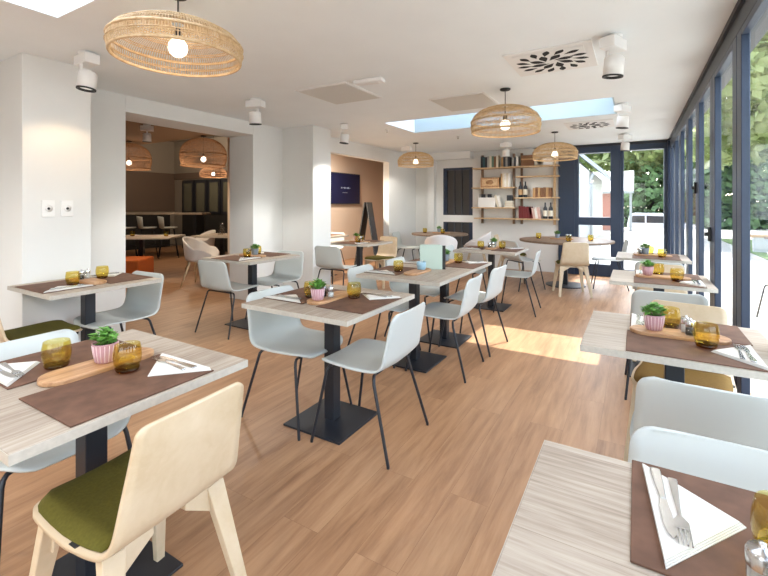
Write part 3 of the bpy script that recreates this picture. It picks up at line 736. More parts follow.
o = make_pendant(.325, .18, 'dome', 'rattan', 150, ZC-2.11)(); o.location = (-2.10, 1.395, 2.11); tag(o, 'large rattan dome pendant at the top left, closest to the camera', None, 'rattan dome pendants')
bulb_light('pendant_glow', (-2.14, 1.42, 2.10), 2.5)
for (x, y), lb in (((-1.09, 4.15), 'rattan dome pendant hanging beside the leaf patterned ceiling vent, over the middle row'),
                   ((-1.08, 7.02), 'rattan dome pendant over the large round table at the back window'), ((-3.46, 6.99), 'small looking rattan pendant before the far left wall by the alcove')):
    P_pend.put((x, y, 2.03), rnd.uniform(0, 3), lb, 'rattan dome pendants')
    bulb_light('pendant_glow', (x, y, 2.00), 2.5)
P_bell = Proto(make_pendant(.40, .50, 'bell', 'rattandark', 130, .55))
for (x, y, z), lb in (((-6.80, 5.02, 2.03), 'dark orange woven bell pendant at the right of the lounge opening'), ((-8.66, 4.70, 2.03), 'dark orange woven bell pendant cut by the left edge of the lounge opening')):
    P_bell.put((x, y, z), 0, lb, 'woven bell pendants'); bulb_light('bell_glow', (x, y, z+.03), 10, (1, .76, .52))
o = make_pendant(.325, .25, 'dome', 'rattandark', 90, 3.35-2.03)(); o.location = (-9.3, 7.15, 2.03); tag(o, 'small flat woven pendant deep in the lounge, below the bell pendant'); bulb_light('lounge_glow', (-9.3, 7.15, 2.0), 12, (1, .76, .52))
bulb_light('lounge_glow', (-10.2, 6.6, 2.95), 70, (1, .8, .6), .1)  # added light without a fixture, brightens the raised part of the lounge
def make_spot():
    o = thing('ceiling_spotlight', '-', 'spotlight')
    MB().lathe([(0,-.02), (.052,-.02), (.055,-.016), (.055,0), (0,0)], 24).build('mount_plate', M['white'], o)
    MB().box(-.092, .092, -.05, .05, -.092, -.02).build('driver_box', M['white'], o, bevel=.006)
    MB().box(-.012, .012, .030, .046, -.165, -.09).box(-.012, .012, -.015, .046, -.172, -.150).build('bracket', M['white'], o, bevel=.002)
    tl = Matrix.Translation((0, -.005, -.185)) @ Matrix.Rotation(R(6), 4, 'X')
    h = MB().lathe([(0,.05), (.045,.05), (.060,.035), (.062,-.085), (.058,-.085), (.053,-.07), (.045,-.055), (0,-.05)], 28, mtx=tl).build('lamp_head', M['white'], o)
    MB().lathe([(.0615,-.0855), (.0625,-.078), (.0632,-.078), (.0632,-.088), (.050,-.088), (.050,-.072)], 28, mtx=tl).build('dark_rim', M['blackmatte'], h)
    MB().lathe([(0,-.062), (.044,-.062)], 20, mtx=tl).build('lens', M['lens'], h)
    return o
P_spot = Proto(make_spot)
spots = [((-3.49,1.59), (-4.05,1.56), .25, 104, 'white ceiling spotlight above the left pillar, lighting it', 3.1), ((-3.48,3.2), (-3.7,3.3), 2.0, 120, 'white ceiling spotlight above the lounge opening', .3),
         ((-3.5,4.83), (-3.7,5.1), 1.3, 110, 'white ceiling spotlight beside the second white pillar', 2.2), ((-.13,3.21), (-.7,3.0), 1, 130, 'white ceiling spotlight beside the leaf patterned vent, largest at the top right', 1.2),
         ((-.13,5.44), (-.9,5.0), 1, 130, 'white ceiling spotlight at the right end of the skylight', 1.1), ((-.15,7.79), (-1.0,7.6), .8, 120, 'white ceiling spotlight just in front of the back window', .9),
         ((-2.01,7.71), (-2.1,8.6), .6, 110, 'white ceiling spotlight hanging before the bookshelves', 0), ((-3.79,7.27), (-4.2,8.0), .9, 110, 'white ceiling spotlight above the far left pendant', 0)]
for (x, y), (tx, ty), pw, an, lb, rz in spots:
    P_spot.put((x, y, ZC), rz, lb, 'white ceiling spotlights')
    spot('spotlight_beam', (x, y, ZC-.29), (tx, ty, 0), SPOT*pw, an, .35, (1, .70, .42) if x < -3 and y < 2 else (1.0, .97, .92))
for (x, y) in ((-.13, 1.0), (-1.9, -.6), (-3.5, -.6), (-.5, -1.6)):  # unseen spotlights added out of frame to fill the room with light
    P_spot.put((x, y, ZC), .5, 'white ceiling spotlight added out of frame for fill light', 'white ceiling spotlights')
    spot('spotlight_beam', (x, y, ZC-.29), (x-.2, y+.5, 0), SPOT*(.4 if x > -1 and y > 0 else 2.2), 130, .6)
P_spot.put((-6.62, 3.87, 2.58), 1, 'white ceiling spotlight inside the lounge opening', 'white ceiling spotlights'); spot('lounge_beam', (-6.62, 3.87, 2.28), (-7.3, 4.4, 0), 90, 140, .6, (1, .8, .58))
spot('alcove_beam', (-5.2, 6.4, 2.5), (-5.8, 6.8, 0.9), 420, 150, .8, (1, .90, .78))  # unseen lamp without a fixture, brightens the alcove

# ================================================================== CEILING FITTINGS
o = thing('leaf_pattern_vent', 'square white ceiling vent with dark leaf shaped slots, nearest the camera', 'vent', (-.56, 3.49, ZC), 0, 'leaf pattern ceiling vents')
def vent_parts(o):
    MB().box(-.30, .30, -.30, .30, -.012, 0).build('vent_frame', M['vent'], o, bevel=.003)
    MB().box(-.245, .245, -.245, .245, -.017, -.012).build('vent_plate', M['vent'], o, bevel=.002)
    for r0, l, w, n_, ph in ((.098, .135, .062, 8, 0), (.205, .115, .050, 15, .13)):
        for k in range(n_):
            a = 2*math.pi*k/n_ + ph + .35
            sq = 1/max(abs(math.cos(a)), abs(math.sin(a))); rr = r0*(1+.22*(sq-1))
            c = Vector((rr*math.cos(a), rr*math.sin(a))); d = Vector((math.cos(a+.35), math.sin(a+.35))); q = Vector((-d.y, d.x))
            ol = [c+d*(-l/2)] + [c+d*(-l/2+l*t)+q*(w/2*math.sin(math.pi*t**1.4)) for t in (.2,.4,.6,.8)] + [c+d*(l/2)] + [c+d*(-l/2+l*t)-q*(w/2*math.sin(math.pi*t**1.4)) for t in (.8,.6,.4,.2)]
            MB().prism([(p.x, p.y) for p in ol], -.0185, -.0169).build('leaf_slot', M['hole'], o)
vent_parts(o)
dup(o, (-.56, 6.60, ZC), 0, 'square ceiling vent with leaf shaped slots beyond the skylight', 'leaf pattern ceiling vents')
o = thing('ceiling_hatch', 'plain square access panel in the ceiling, left of the middle', 'access panel', (-2.57, 3.48, ZC), 0, 'plain ceiling panels')
MB().box(-.30, .30, -.33, .33, -.010, 0).build('panel_rim', M['vent'], o, bevel=.002); MB().box(-.28, .28, -.31, .31, -.014, -.010).build('panel_board', M['hatchm'], o)
dup(o, (-1.60, 4.47, ZC), 0, 'plain square ceiling panel near the middle pendant', 'plain ceiling panels')
o = thing('emergency_light', 'small white emergency light at the corner of the square ceiling panel', 'emergency light', (-2.06, 3.22, ZC), .1)
MB().box(-.14, .14, -.05, .05, -.035, 0).build('housing', M['white'], o, bevel=.008); MB().box(-.10, .10, -.03, .03, -.039, -.035).build('diffuser', M['vent'], o)
for x, y in ((-3.2, 5.5), (-2.5, 6.6)):
    o = thing('sprinkler_head', 'small sprinkler under the ceiling %s' % ('before the alcove' if x < -3 else 'beyond the skylight'), 'sprinkler', (x, y, ZC))
    MB().lathe([(0,-.012), (.03,-.010), (.035,0), (0,0)], 16).build('collar', M['white'], o); MB().lathe([(0,-.05), (.014,-.05), (.014,-.046), (.006,-.04), (.006,-.012), (0,-.012)], 12).build('nozzle', M['steel'], o)

# wall sockets on the pillar
for k, y in enumerate((1.500, 1.625)):
    o = thing('wall_socket', ('left' if k == 0 else 'right') + ' one of the two white sockets on the left pillar', 'socket', (-3.88, y, 1.30), 0, 'sockets on the pillar')
    MB().box(0, .010, -.042, .042, -.064, .064).build('cover_plate', M['white'], o, bevel=.003)
    MB().lathe([(0,0), (.024,0), (.026,.004), (0,.004)], 20, mtx=Matrix.Translation((.010,0,.0)) @ Matrix.Rotation(R(90), 4, 'Y')).build('socket_insert', M['white'], o)
    MB().lathe([(0,.004), (.010,.004), (0,.0055)], 14, mtx=Matrix.Translation((.010,0,.0)) @ Matrix.Rotation(R(90), 4, 'Y')).build('socket_hole', M['blackmatte'], o)

# ================================================================== BOOKSHELVES ON THE BACK WALL
SY0, SY1 = 8.60, 8.845
def xz(u, v):
    t = (u-384)/426; th = R(30.6); c, s = math.cos(th), math.sin(th); d = 8.62/(s*t+c)
    return d*(c*t-s), 1.335+(204-v)/426*d
o = thing('bookshelf', 'pine and dark upright wall shelving on the back wall, filled with books', 'bookshelf', (0, 0, 0))
def brd(u0, u1, v):
    x0, z = xz(u0, v); x1, _ = xz(u1, v); zz = xz((u0+u1)/2, v)[1]
    return x0, x1, zz
SH = {}
for key, u0, u1, v in (('top', 472.5, 558.5, 166.3), ('l2', 472, 514.5, 187.2), ('l3', 472, 514.5, 207.3), ('bottom', 474, 558, 218.4), ('r2', 515.5, 558.5, 175.6), ('r3', 514.5, 558.5, 197.2)):
    x0, x1, z = brd(u0, u1, v); SH[key] = z
    MB().box(x0, x1, SY0, SY1, z-.024, z).build('shelf_board', M['shelf'], o, bevel=.002)
for u in (479.5, 511.5, 519.5, 553):
    x, _ = xz(u, 200); MB().box(x-.022, x+.022, SY1-.045, SY1, SH['bottom']-.12, 2.36).build('upright', M['walnut' if u < 550 else 'shelf'], o)
BC = {'dark': (.03,.035,.045), 'teal': (.03,.09,.11), 'grey': (.38,.37,.35), 'cream': (.72,.66,.54), 'brown': (.20,.09,.04), 'red': (.16,.018,.02), 'white': (.82,.80,.76), 'tan': (.50,.30,.14), 'pink': (.66,.44,.38), 'green': (.12,.20,.14)}
BM = {k: mat('book_cover_'+k, v, .6) for k, v in BC.items()}; PAGES = mat('book_pages', (.78,.74,.64), .9)
nbook = [0]
NUMS = ['first','second','third','fourth','fifth','sixth','seventh','eighth','ninth','tenth','eleventh','twelfth']
def book(x, z, w, h, d, col, label, group, lean=0):
    o = thing('book', label, 'book', (x, SY1-.05-d/2 if d < .19 else SY1-d/2-.02, z), 0, group); o.rotation_euler = (0, lean, 0)
    MB().box(0, .003, -d/2, d/2, 0, h).box(w-.003, w, -d/2, d/2, 0, h).box(0, w, -d/2-.003, -d/2, 0, h).build('cover', BM[col], o)
    MB().box(.003, w-.003, -d/2, d/2-.004, .004, h-.004).build('pages', PAGES, o)
def book_row(u0, v, cols, hs, desc, lean=0, w=None):
    x, _ = xz(u0, v); z = SH[v] if isinstance(v, str) else v
    for k, c in enumerate(cols):
        ww = w or rnd.uniform(.034, .052)
        book(x, z, ww, hs*rnd.uniform(.88, 1.0), .16, c, '%s %s book from the left %s' % (c, NUMS[k], desc), 'books ' + desc, lean); x += ww + .003 + (abs(lean)*.02)
def row(u0, key, cols, hs, desc, lean=0, w=None):
    x = xz(u0, 190)[0]
    for k, c in enumerate(cols):
        ww = w or rnd.uniform(.036, .054)
        book(x, SH[key], ww, hs*rnd.uniform(.88, 1.0), .16, c, '%s %s book from the left, %s' % (c, NUMS[k], desc), 'books ' + desc, lean); x += ww + .003
row(480.5, 'top', ['dark','teal','dark','grey','cream','green','brown','cream'], .24, 'on the left of the top shelf', 0, .043)
row(501, 'top', ['tan','dark','grey','dark'], .22, 'on the top shelf behind the spotlight', 0, .040)
row(511.5, 'top', ['grey','dark','white'], .20, 'at the middle of the top shelf', 0, .040)
row(500.5, 'l2', ['tan','cream','white','cream','white'], .30, 'beside the wooden box on the second shelf', 0, .034)
row(497, 'l3', ['cream','white'], .27, 'leaning on the third shelf', R(-16), .045)
row(532.5, 'r3', ['tan','brown','tan','brown','brown','tan','brown'], .20, 'brown row behind the bottles on the right', 0, .046)
row(518.5, 'bottom', ['red','red','red','red','red'], .25, 'dark red on the lowest shelf', 0, .046)
row(530.5, 'bottom', ['red','pink','white','pink'], .22, 'leaning on the lowest shelf', R(-9), .044)
def box_thing(name, label, cat, u0, u1, key, h, matn, lid=None, d=.18):
    x0, x1 = xz(u0, 190)[0], xz(u1, 190)[0]
    o = thing(name, label, cat, ((x0+x1)/2, SY0+.02+d/2, SH[key])); w = (x1-x0)/2
    MB().box(-w, w, -d/2, d/2, 0, h).build('box_body', matn, o, bevel=.004)
    if lid: lid(o, w, d, h)
    return o
def crate_face(o, w, d, h):
    MB().box(-w*.82, w*.82, -d/2-.003, -d/2, h*.16, h*.84).build('front_panel', M['shelf'], o)
    MB().lathe([(0,0), (.05,0), (.05,.002), (0,.002)], 20, mtx=Matrix.Translation((0, -d/2-.003, h*.5)) @ Matrix.Scale(1.5, 4, (1,0,0)) @ Matrix.Rotation(R(90), 4, 'X')).build('burnt_stamp', M['board'], o)
box_thing('wooden_crate', 'orange wooden wine box on the second shelf at the left', 'box', 480.5, 499, 'l2', .20, M['board'], crate_face)
box_thing('brown_case', 'brown case on the top shelf left of the pendant', 'box', 521, 534, 'top', .21, BM['brown'], lambda o, w, d, h: MB().box(-w*1.02, w*1.02, -d/2-.004, d/2, h*.55, h*.68).build('strap', BM['tan'], o))
box_thing('white_book_box', 'white box on the top shelf behind the pendant', 'box', 543, 552, 'top', .15, M['white'], lambda o, w, d, h: MB().box(-w, w, -d/2, d/2, h, h+.01).build('lid', M['white'], o))
o = box_thing('magazine_holder', 'white holder packed with dark spined magazines on the third shelf', 'magazine holder', 478, 495, 'l3', .20, M['white'])
w_ = (xz(495,190)[0]-xz(478,190)[0])/2
for k in range(7):
    xx = -w_+.02+k*(2*w_-.04)/7; MB().box(xx, xx+.030, -.075, .07, .20, .27).build('magazine', BM['dark' if k % 3 else 'grey'], o)
for k in range(3):
    x0, x1 = xz(505, 190)[0], xz(512.5, 190)[0]
    o = thing('book', ('bottom','middle','top')[k] + ' book of the flat stack on the third shelf', 'book', (x0, SY0+.10, SH['l3']+k*.045), 0, 'flat stacked books')
    MB().box(0, x1-x0, -.08, .08, 0, .006).box(0, x1-x0, -.08, .08, .036, .042).box(0, .004, -.08, .08, 0, .042).build('cover', BM[('cream','tan','cream')[k]], o); MB().box(.004, x1-x0-.004, -.078, .078, .006, .036).build('pages', PAGES, o)
tag(MB().box(-.05, .05, -.05, .05, 0, .11).build('dark_storage_box', BM['dark'], bevel=.004, loc=(xz(508.8,190)[0], SY0+.10, SH['l3']+.135)), 'small dark box on top of the flat stacked books', 'box')
for u, key, lb in ((519.5, 'r3', 'left dark bottle of two on the middle right shelf'), (524.5, 'r3', 'right dark bottle of two on the middle right shelf, pale label'), (544.5, 'bottom', 'left dark bottle of two on the lowest shelf'), (550, 'bottom', 'right dark bottle of two on the lowest shelf')):
    o = thing('wine_bottle', lb, 'bottle', (xz(u,190)[0], SY0+.10, SH[key]), 0, 'dark bottles on the shelves')
    MB().lathe([(0,0), (.036,0), (.040,.005), (.040,.19), (.034,.215), (.016,.24), (.014,.30), (.0155,.302), (.0155,.315), (0,.315)], 20).build('bottle_body', BM['dark'], o)
    MB().lathe([(.0405,.05), (.0408,.06), (.0408,.15), (.0405,.16)], 20).build('label_band', BM['cream' if '24' in str(u) or u > 544 else 'tan'], o)
o = thing('white_open_book', 'open white book standing on the top shelf under the pendant', 'book', (xz(539,190)[0], SY0+.08, SH['top']))
MB().bar((-.07,0,0), (-.005,0,.12), (.012,.14)).bar((.07,0,0), (.005,0,.12), (.012,.14)).build('pages', PAGES, o)

# ================================================================== ALCOVE AND LOUNGE
o = thing('wall_screen', 'dark blue screen on the tan alcove wall', 'screen', (-6.0, 8.28, 1.70))
MB().box(.005, .05, -.63, .60, -.37, .37).build('housing', M['blackmatte'], o, bevel=.004); MB().box(.05, .052, -.61, .58, -.35, .35).build('screen', M['screen'], o)
m = MB()
for k, (y0, w_, z0) in enumerate(((-.20,.05,.0),(-.13,.03,.012),(-.08,.06,.0),(.0,.03,.01),(.05,.07,.0),(.14,.03,.006),(-.14,.2,-.10))):
    m.box(.052, .053, y0, y0+w_, z0, z0+(.035 if k % 2 == 0 and k < 6 else .018 if k < 6 else .008))
m.build('screen_lettering', M['screentext'], o)
o = thing('sandwich_board', 'black folding sandwich board standing at the alcove opening', 'sandwich board', (-4.68, 7.28, 0), R(-67))
for s_ in (1, -1):
    m = MB(); m.bar((0, s_*.21, 0), (0, s_*.02, 1.36), (.035, .60), (.035, .60), up=(1, 0, 0)) if False else m.add(
        [(-.30, s_*.25, 0), (.30, s_*.25, 0), (.30, s_*.03, 1.37), (-.30, s_*.03, 1.37), (-.30, s_*.22, 0), (.30, s_*.22, 0), (.30, s_*.005, 1.37), (-.30, s_*.005, 1.37)],
        [(0,1,2,3), (7,6,5,4), (0,4,5,1), (1,5,6,2), (2,6,7,3), (3,7,4,0)])
    p = m.build('board_panel', M['blackmatte'], o)
    MB().add([(-.27, s_*.245, .08), (.27, s_*.245, .08), (.27, s_*.036, 1.32), (-.27, s_*.036, 1.32), (-.27, s_*.240, .08), (.27, s_*.240, .08), (.27, s_*.030, 1.32), (-.27, s_*.030, 1.32)], [(0,1,2,3), (7,6,5,4), (0,4,5,1), (1,5,6,2), (2,6,7,3), (3,7,4,0)]).build('chalk_face', BM['dark'], p)
    MB().bar((.302, s_*.235, 0), (.302, s_*.018, 1.37), (.014, .006), up=(0, 1, 0)).build('edge_strip', M['steel'], o)
# lounge furniture
table('lounge_table', 'oak lounge table beside the orange bench, inside the dark opening', -7.72, 4.42, 1.25, .75, R(35))
table('lounge_table', 'dark lounge table behind the white tub chair', -6.78, 5.42, .8, .8, R(20))
tub_chair.put((-6.15, 4.5, 0), R(-62), 'white tub chair with wooden legs in the dark lounge opening', 'white lounge tub chairs')
tub_chair.put((-7.60, 5.55, 0), R(165), 'white tub chair behind the lounge table', 'white lounge tub chairs')
tub_chair.put((-5.75, 5.0, 0), R(40), 'white tub chair half hidden by the jamb of the lounge opening', 'white lounge tub chairs') if False else None
o = thing('orange_bench', 'orange upholstered bench in the lounge opening', 'bench', (-7.62, 3.66, 0), R(35))
MB().box(-.75, .75, -.28, .28, .12, .44).build('bench_seat', M['orange'], o, bevel=.03, segs=3); MB().box(-.70, .70, -.24, .24, 0, .12).build('plinth', M['blackmatte'], o)
for k, (x, y) in enumerate(((-7.9, 4.35), (-7.35, 4.65))):
    P_glass.put((x, y, TZ), 0, 'amber tumbler on the %s end of the lounge table' % ('left', 'right')[k], 'amber glass tumblers')
    P_nap.put((x-.2, y+.1, TZ), k, 'white napkin on the %s end of the lounge table' % ('left', 'right')[k], 'folded white napkins')
for k, (x, y) in enumerate(((-6.75, 5.35), (-6.58, 5.42), (-6.88, 5.5))):
    o = thing('carafe', ('left', 'middle', 'right')[(1, 2, 0)[k]] + ' clear carafe on the dark lounge table', 'carafe', (x, y, TZ), 0, 'clear carafes')
    MB().lathe([(0,0), (.045,0), (.05,.01), (.05,.10), (.02,.16), (.018,.20), (.026,.225), (.024,.225), (.016,.2), (.046,.1), (.046,.012), (0,.01)], 20).build('carafe_body', M['clear'], o)
# high counter with stools deep in the lounge
o = thing('high_table', 'long pale high table deep inside the dark lounge', 'table', (-11.0, 6.45, 0), R(35))
MB().box(-1.5, 1.5, -.35, .35, 1.06, 1.10).build('tabletop', M['top'], o)
for x in (-1.3, 1.3): MB().box(x-.04, x+.04, -.3, .3, 0, 1.06).build('leg', M['black'], o)
def make_stool():
    o = thing('bar_stool', '-', 'stool')
    MB().lathe([(0,.72), (.15,.72), (.20,.74), (.205,.76), (0,.755)], 20).build('seat', M['shell'], o)
    vs = []; 
    m = MB()
    for i in range(9):
        a = R(-60+120*i/8); m_ = None
        vs += [(.20*math.sin(a), -.20*math.cos(a), .75), (.24*math.sin(a), -.24*math.cos(a), .98+.05*math.cos(a))]
    m.add(vs, [(2*i, 2*i+1, 2*i+3, 2*i+2) for i in range(8)], 0, True); m.build('backrest', M['shell'], o, solid=.012)
    for sx in (1, -1):
        for sy in (1, -1): MB().tube([(sx*.12, sy*.12, .72), (sx*.22, sy*.22, 0)], .011, 6).build('leg', M['black'], o)
    MB().tube([(.19*math.cos(2*math.pi*k/20), .19*math.sin(2*math.pi*k/20), .30) for k in range(20)], .008, 6, closed=True).build('foot_ring', M['black'], o)
    return o
P_stool = Proto(make_stool)
for k in range(4):
    a = -.75 + .50*k; P_stool.put((-11.0+a*math.cos(R(35))+.32, 6.45+a*math.sin(R(35))-.45, 0), R(-30), ('leftmost', 'second from left', 'third from left', 'rightmost')[k] + ' pale bar stool at the high lounge table', 'pale bar stools')
M['cabglass'] = mat('dim_green_glass', (0.10, 0.10, 0.075), .25)
o = thing('dark_cabinet', 'tall dark glazed cabinet with four doors at the end of the lounge', 'cabinet', (-11.0, 8.46, 0))
MB().box(-.85, 1.55, -.45, .03, 0, 2.05).build('carcass', M['blackmatte'], o)
for k in range(4):
    d = MB().box(-.83+k*.59, -.83+k*.59+.57, -.475, -.45, 1.05, 2.02).build('door', M['black'], o)
    MB().box(-.83+k*.59+.10, -.83+k*.59+.47, -.479, -.475, 1.12, 1.95).build('door_glass', M['cabglass'], d)
o = thing('dark_sideboard', 'low dark counter along the far lounge wall', 'counter', (-12.6, 6.2, 0))
MB().box(-.33, .0, -2.2, 1.9, 0, 1.02).build('carcass', M['blackmatte'], o); MB().box(-.34, .03, -2.25, 1.95, 1.02, 1.06).build('worktop', M['black'], o)

# ================================================================== OUTSIDE
GZ = -0.10
M['paving'] = mat('pale_paving', (0.36, 0.35, 0.32), .9, noise=.06, nscale=1.5)
M['grass'] = mat('lawn', (0.10, 0.17, 0.04), .95, noise=.3, nscale=6)
M['render'] = mat('white_render', (0.55, 0.55, 0.53), .9, noise=.02, nscale=3)
M['roof'] = mat('pale_roofing', (0.34, 0.36, 0.37), .7)
M['redwall'] = mat('faded_red_wall', (0.42, 0.20, 0.16), .9)
def leaf_mat(name, c0, c1):
    m, nt, out = newmat(name)
    tc = nt.nodes.new('ShaderNodeTexCoord'); n = nt.nodes.new('ShaderNodeTexNoise'); n.inputs['Scale'].default_value = .9; n.inputs['Detail'].default_value = 4
    r = nt.nodes.new('ShaderNodeValToRGB'); r.color_ramp.elements[0].position = .35; r.color_ramp.elements[1].position = .65
    r.color_ramp.elements[0].color = (*c0, 1); r.color_ramp.elements[1].color = (*c1, 1)
    d = nt.nodes.new('ShaderNodeBsdfDiffuse'); t = nt.nodes.new('ShaderNodeBsdfTranslucent'); x = nt.nodes.new('ShaderNodeMixShader'); x.inputs[0].default_value = .5
    L = nt.links.new
    L(tc.outputs['Object'], n.inputs['Vector']); L(n.outputs['Fac'], r.inputs[0]); L(r.outputs[0], d.inputs[0]); L(r.outputs[0], t.inputs[0]); L(d.outputs[0], x.inputs[1]); L(t.outputs[0], x.inputs[2]); L(x.outputs[0], out.inputs[0])
    return m
M['treeleaf'] = leaf_mat('tree_leaf', (0.12, 0.18, 0.055), (0.32, 0.40, 0.15))
M['treeleaf2'] = leaf_mat('pale_tree_leaf', (0.26, 0.32, 0.11), (0.52, 0.56, 0.28))
M['hedge'] = mat('hedge_leaf', (0.11, 0.18, 0.065), .8, noise=.5, nscale=3)
M['bark'] = mat('bark', (0.07, 0.05, 0.035), .95, noise=.3, nscale=8)
M['carwhite'] = mat('white_car_paint', (0.75, 0.76, 0.78), .25, coat=.5)
M['tyre'] = mat('tyre_rubber', (.015, .015, .015), .8)
struct(MB().box(-60, 80, 30, 120, -1.2, -1.1).build('ground_car_park', M['paving']))
struct(MB().box(.72, 60, -6, 30, GZ-.1, GZ).box(-25, .72, 9.02, 30, GZ-.1, GZ).box(-25, .72, -40, -3.32, GZ-.1, GZ).box(.72, 60, -40, -6, GZ-.1, GZ).build('ground_paving', M['paving']))
struct(MB().box(2.9, 12, 10.5, 22, GZ, GZ+.02).build('ground_lawn', M['grass']))
def tree(x, y, h, r, seed, label, matn='treeleaf', n=2600, trunk=True, name='tree', squash=1.0, z0=None, leaf=.16):
    rr = random.Random(seed); o = thing(name, label, 'tree' if name == 'tree' else 'hedge', (x, y, GZ if y < 30 else -1.1), 0, 'trees outside' if name == 'tree' else None)
    if trunk:
        MB().tube([(0,0,0), (rr.uniform(-.1,.1), rr.uniform(-.1,.1), h*.35), (rr.uniform(-.3,.3), rr.uniform(-.3,.3), h*.75)], [r*.09, r*.065, r*.03], 9).build('trunk', M['bark'], o)
    m = MB(); cl = [(Vector((rr.uniform(-1,1)*r*.72, rr.uniform(-1,1)*r*.72*squash, (h*.62 + rr.uniform(-1,1)*h*.32) if z0 is None else rr.uniform(z0, h))), r*rr.uniform(.25,.45)) for _ in range(30)]
    for k in range(n):
        c, q = cl[k % len(cl)]
        d = Vector((rr.gauss(0,1), rr.gauss(0,1), rr.gauss(0,1))).normalized()
        p = c + d*q*rr.uniform(.6, 1); a = Vector((rr.gauss(0,1), rr.gauss(0,1), rr.gauss(0,.6))).normalized()*leaf*rr.uniform(.7,1.4); b = a.cross(d); b = b.normalized()*a.length*.6 if b.length > 1e-5 else Vector((leaf,0,0))
        m.add([p-a, p+b, p+a, p-b], [(0,1,2,3)])
    m.build('foliage', M[matn], o); return o
tree(1.2, 41, 12, 4.6, 1, 'tall pale green tree behind the white van', 'treeleaf2', 5600, leaf=.32)
tree(7.5, 44, 13, 5.0, 2, 'dark trunked tree seen in the right part of the back window', 'treeleaf', 5400, leaf=.34)
tree(-5.2, 43, 11, 4.2, 3, 'tree rising between the white house and the back window post', 'treeleaf', 3600, leaf=.32)
tree(17, 46, 14, 6, 4, 'broad tree behind the glazing on the right', 'treeleaf2', 3600, leaf=.38)
tree(4.9, 21.5, 12.5, 3.1, 5, 'nearer leafy tree filling the top of the right hand glazing', 'treeleaf2', 6500, leaf=.24)
tree(11.5, 27.5, 14, 3.8, 6, 'leafy tree farther out beyond the right hand glazing', 'treeleaf', 4200, leaf=.32)
o = tree(5.5, 40.5, 5.2, 8, 7, 'long dark hedge behind the parked van', 'hedge', 6000, False, 'hedge', .08, .2, .32)
# white house left of the back window
o = thing('white_house', 'white gabled house outside the back window', 'house', (-5.0, 17.0, GZ))
MB().prism([(-4.4, 0), (3.55, 0), (3.55, 2.62), (-.4, 6.4), (-4.4, 2.62)], 0, 7, mtx=Matrix.Rotation(R(90), 4, 'X') @ Matrix.Translation((0, 0, -7))).build('house_walls', M['render'], o)
for s_ in (1, -1):
    a = Vector((-.4, 0, 6.55)); b = Vector((-.4+s_*4.45, 0, 2.45))
    MB().add([(a.x, -.35, a.z), (b.x, -.35, b.z), (b.x, 7.3, b.z), (a.x, 7.3, a.z), (a.x, -.35, a.z+.16), (b.x, -.35, b.z+.16), (b.x, 7.3, b.z+.16), (a.x, 7.3, a.z+.16)], [(0,1,2,3), (7,6,5,4), (0,4,5,1), (1,5,6,2), (2,6,7,3), (3,7,4,0)]).build('roof_slope', M['roof'], o)
for x, z, w_, h_ in ((2.0, .55, .8, 1.0), (.7, .55, .8, 1.0), (3.0, .55, .35, 1.0), (1.2, 2.4, .7, .9)):
    f_ = MB().box(x-w_/2, x+w_/2, -.03, .02, z, z+h_).build('window_frame', M['roof'], o)
    MB().box(x-w_/2+.06, x+w_/2-.06, -.04, -.03, z+.06, z+h_-.06).build('window_pane', BM['grey'], f_)
MB().tube([(3.62, -.10, 0), (3.62, -.10, 2.35), (3.7, -.22, 2.5)], .05, 8).build('drainpipe', M['roof'], o)
o = thing('low_building', 'low building with pale roof and faded red wall behind the white house', 'building', (1.0, 26.5, GZ))
MB().box(-3.6, -2.1, 0, 5, 0, 2.05).build('building_wall', M['redwall'], o)
MB().add([(-4.4,-.5,2.0), (-1.1,-.5,2.0), (-1.1,3.2,3.3), (-4.4,3.2,3.3), (-4.4,-.5,2.14), (-1.1,-.5,2.14), (-1.1,3.2,3.44), (-4.4,3.2,3.44)], [(0,3,2,1),(4,5,6,7),(0,1,5,4),(1,2,6,5),(2,3,7,6),(3,0,4,7)]).build('pitched_roof', M['roof'], o)
MB().box(-1.30, -1.18, -.3, -.18, 0, 2.05).build('roof_post', M['roof'], o)
# car
o = thing('parked_van', 'white van parked outside the back window', 'car', (1.7, 34.6, -1.1), R(-14))
prof = [(-2.1,.35), (-2.1,1.0), (-1.95,1.72), (-1.7,1.82), (.15,1.80), (.95,1.20), (1.95,1.02), (2.12,.75), (2.12,.35)]
MB().prism(prof, -.85, .85, mtx=Matrix.Rotation(R(90), 4, 'X')).build('car_body', M['carwhite'], o, bevel=.06, segs=3)
for s_ in (1, -1):
    for pts in ([(-1.85,1.15), (-1.75,1.62), (-1.0,1.64), (-1.0,1.15)], [(-.9,1.15), (-.9,1.64), (.05,1.62), (.72,1.18)]):
        MB().prism(pts, s_*.855-.006, s_*.855+.006, mtx=Matrix.Rotation(R(90), 4, 'X')).build('side_window', M['darkpane'], o)
    for x in (-1.35, 1.35): MB().lathe([(0,-.1), (.2,-.1), (.32,-.09), (.34,0), (.32,.09), (.2,.1), (0,.1)], 22, mtx=Matrix.Translation((x, s_*.78, .34)) @ Matrix.Rotation(R(90), 4, 'X')).build('wheel', M['tyre'], o)
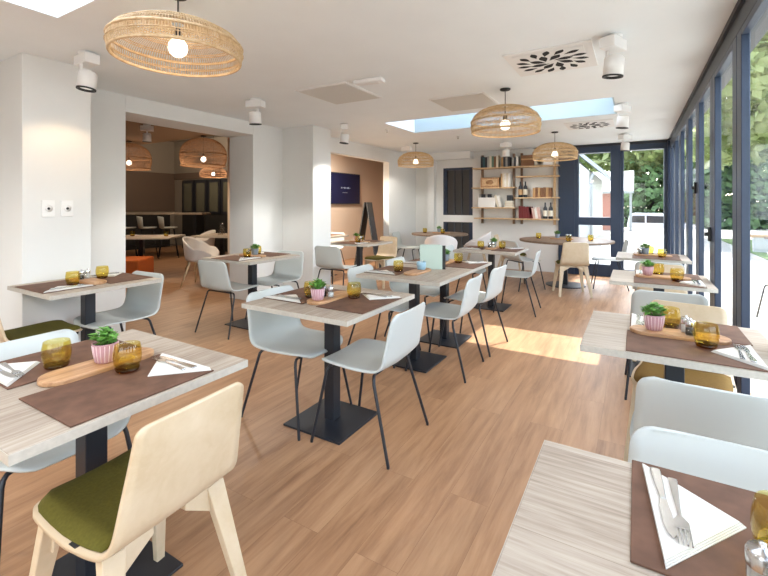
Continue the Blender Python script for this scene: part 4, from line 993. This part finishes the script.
MB().add([(.22,-.7,1.765), (.22,.7,1.765), (.93,.72,1.235), (.93,-.72,1.235)], [(0,1,2,3)]).build('windscreen', M['darkpane'], o, solid=.02)
# terrace side: marquee, outdoor furniture, low wall
o = thing('white_pavilion', 'white pavilion with shallow gabled roof beyond the right hand glazing', 'pavilion', (6.6, 13.4, GZ))
MB().prism([(-2.0, 2.55), (2.6, 4.05), (7.2, 2.55), (7.2, 2.75), (2.6, 4.25), (-2.0, 2.75)], 0, 5, mtx=Matrix.Rotation(R(90), 4, 'X') @ Matrix.Translation((0,0,-5))).build('gable_roof', M['render'], o)
MB().box(-1.4, 6.6, .4, 4.6, 0, 2.7).build('pavilion_wall', M['render'], o)
for x in (-.9, 1.2, 3.3): MB().box(x, x+1.3, .36, .40, .5, 2.0).build('window_pane', BM['grey'], o)
o = thing('low_wall', 'low pale wall at the edge of the lawn', 'wall', (6.2, 16.5, GZ)); MB().box(-3.2, 5, -.1, .1, 0, .45).build('wall_body', M['render'], o); MB().box(-3.25, 5.05, -.14, .14, .45, .52).build('coping', BM['tan'], o)
o = thing('terrace_table', 'white terrace table outside the right hand glazing', 'table', (2.05, 7.7, GZ))
MB().box(-.42, .42, -.42, .42, .70, .74).build('tabletop', M['white'], o)
for sx in (1,-1):
    for sy in (1,-1): MB().box(sx*.37-.025, sx*.37+.025, sy*.37-.025, sy*.37+.025, 0, .70).build('leg', M['white'], o)
dup(grey_chair.o, (1.62, 6.9, GZ), R(15), 'pale chair on the terrace outside the right hand glazing', 'terrace chairs')
dup(grey_chair.o, (2.1, 8.5, GZ), R(180), 'pale chair behind the white terrace table', 'terrace chairs')
for k, (x, y) in enumerate(((2.95, 11.4), (3.6, 12.6))):
    o = thing('picnic_table', ('left', 'right')[k] + ' brown garden table on the lawn outside', 'table', (x, y, GZ+.02), R(20), 'brown garden tables')
    MB().box(-.6, .6, -.35, .35, .70, .74).build('tabletop', M['walnut'], o)
    for sx in (1,-1):
        for sy in (1,-1): MB().box(sx*.5-.03, sx*.5+.03, sy*.28-.03, sy*.28+.03, 0, .70).build('leg', M['walnut'], o)
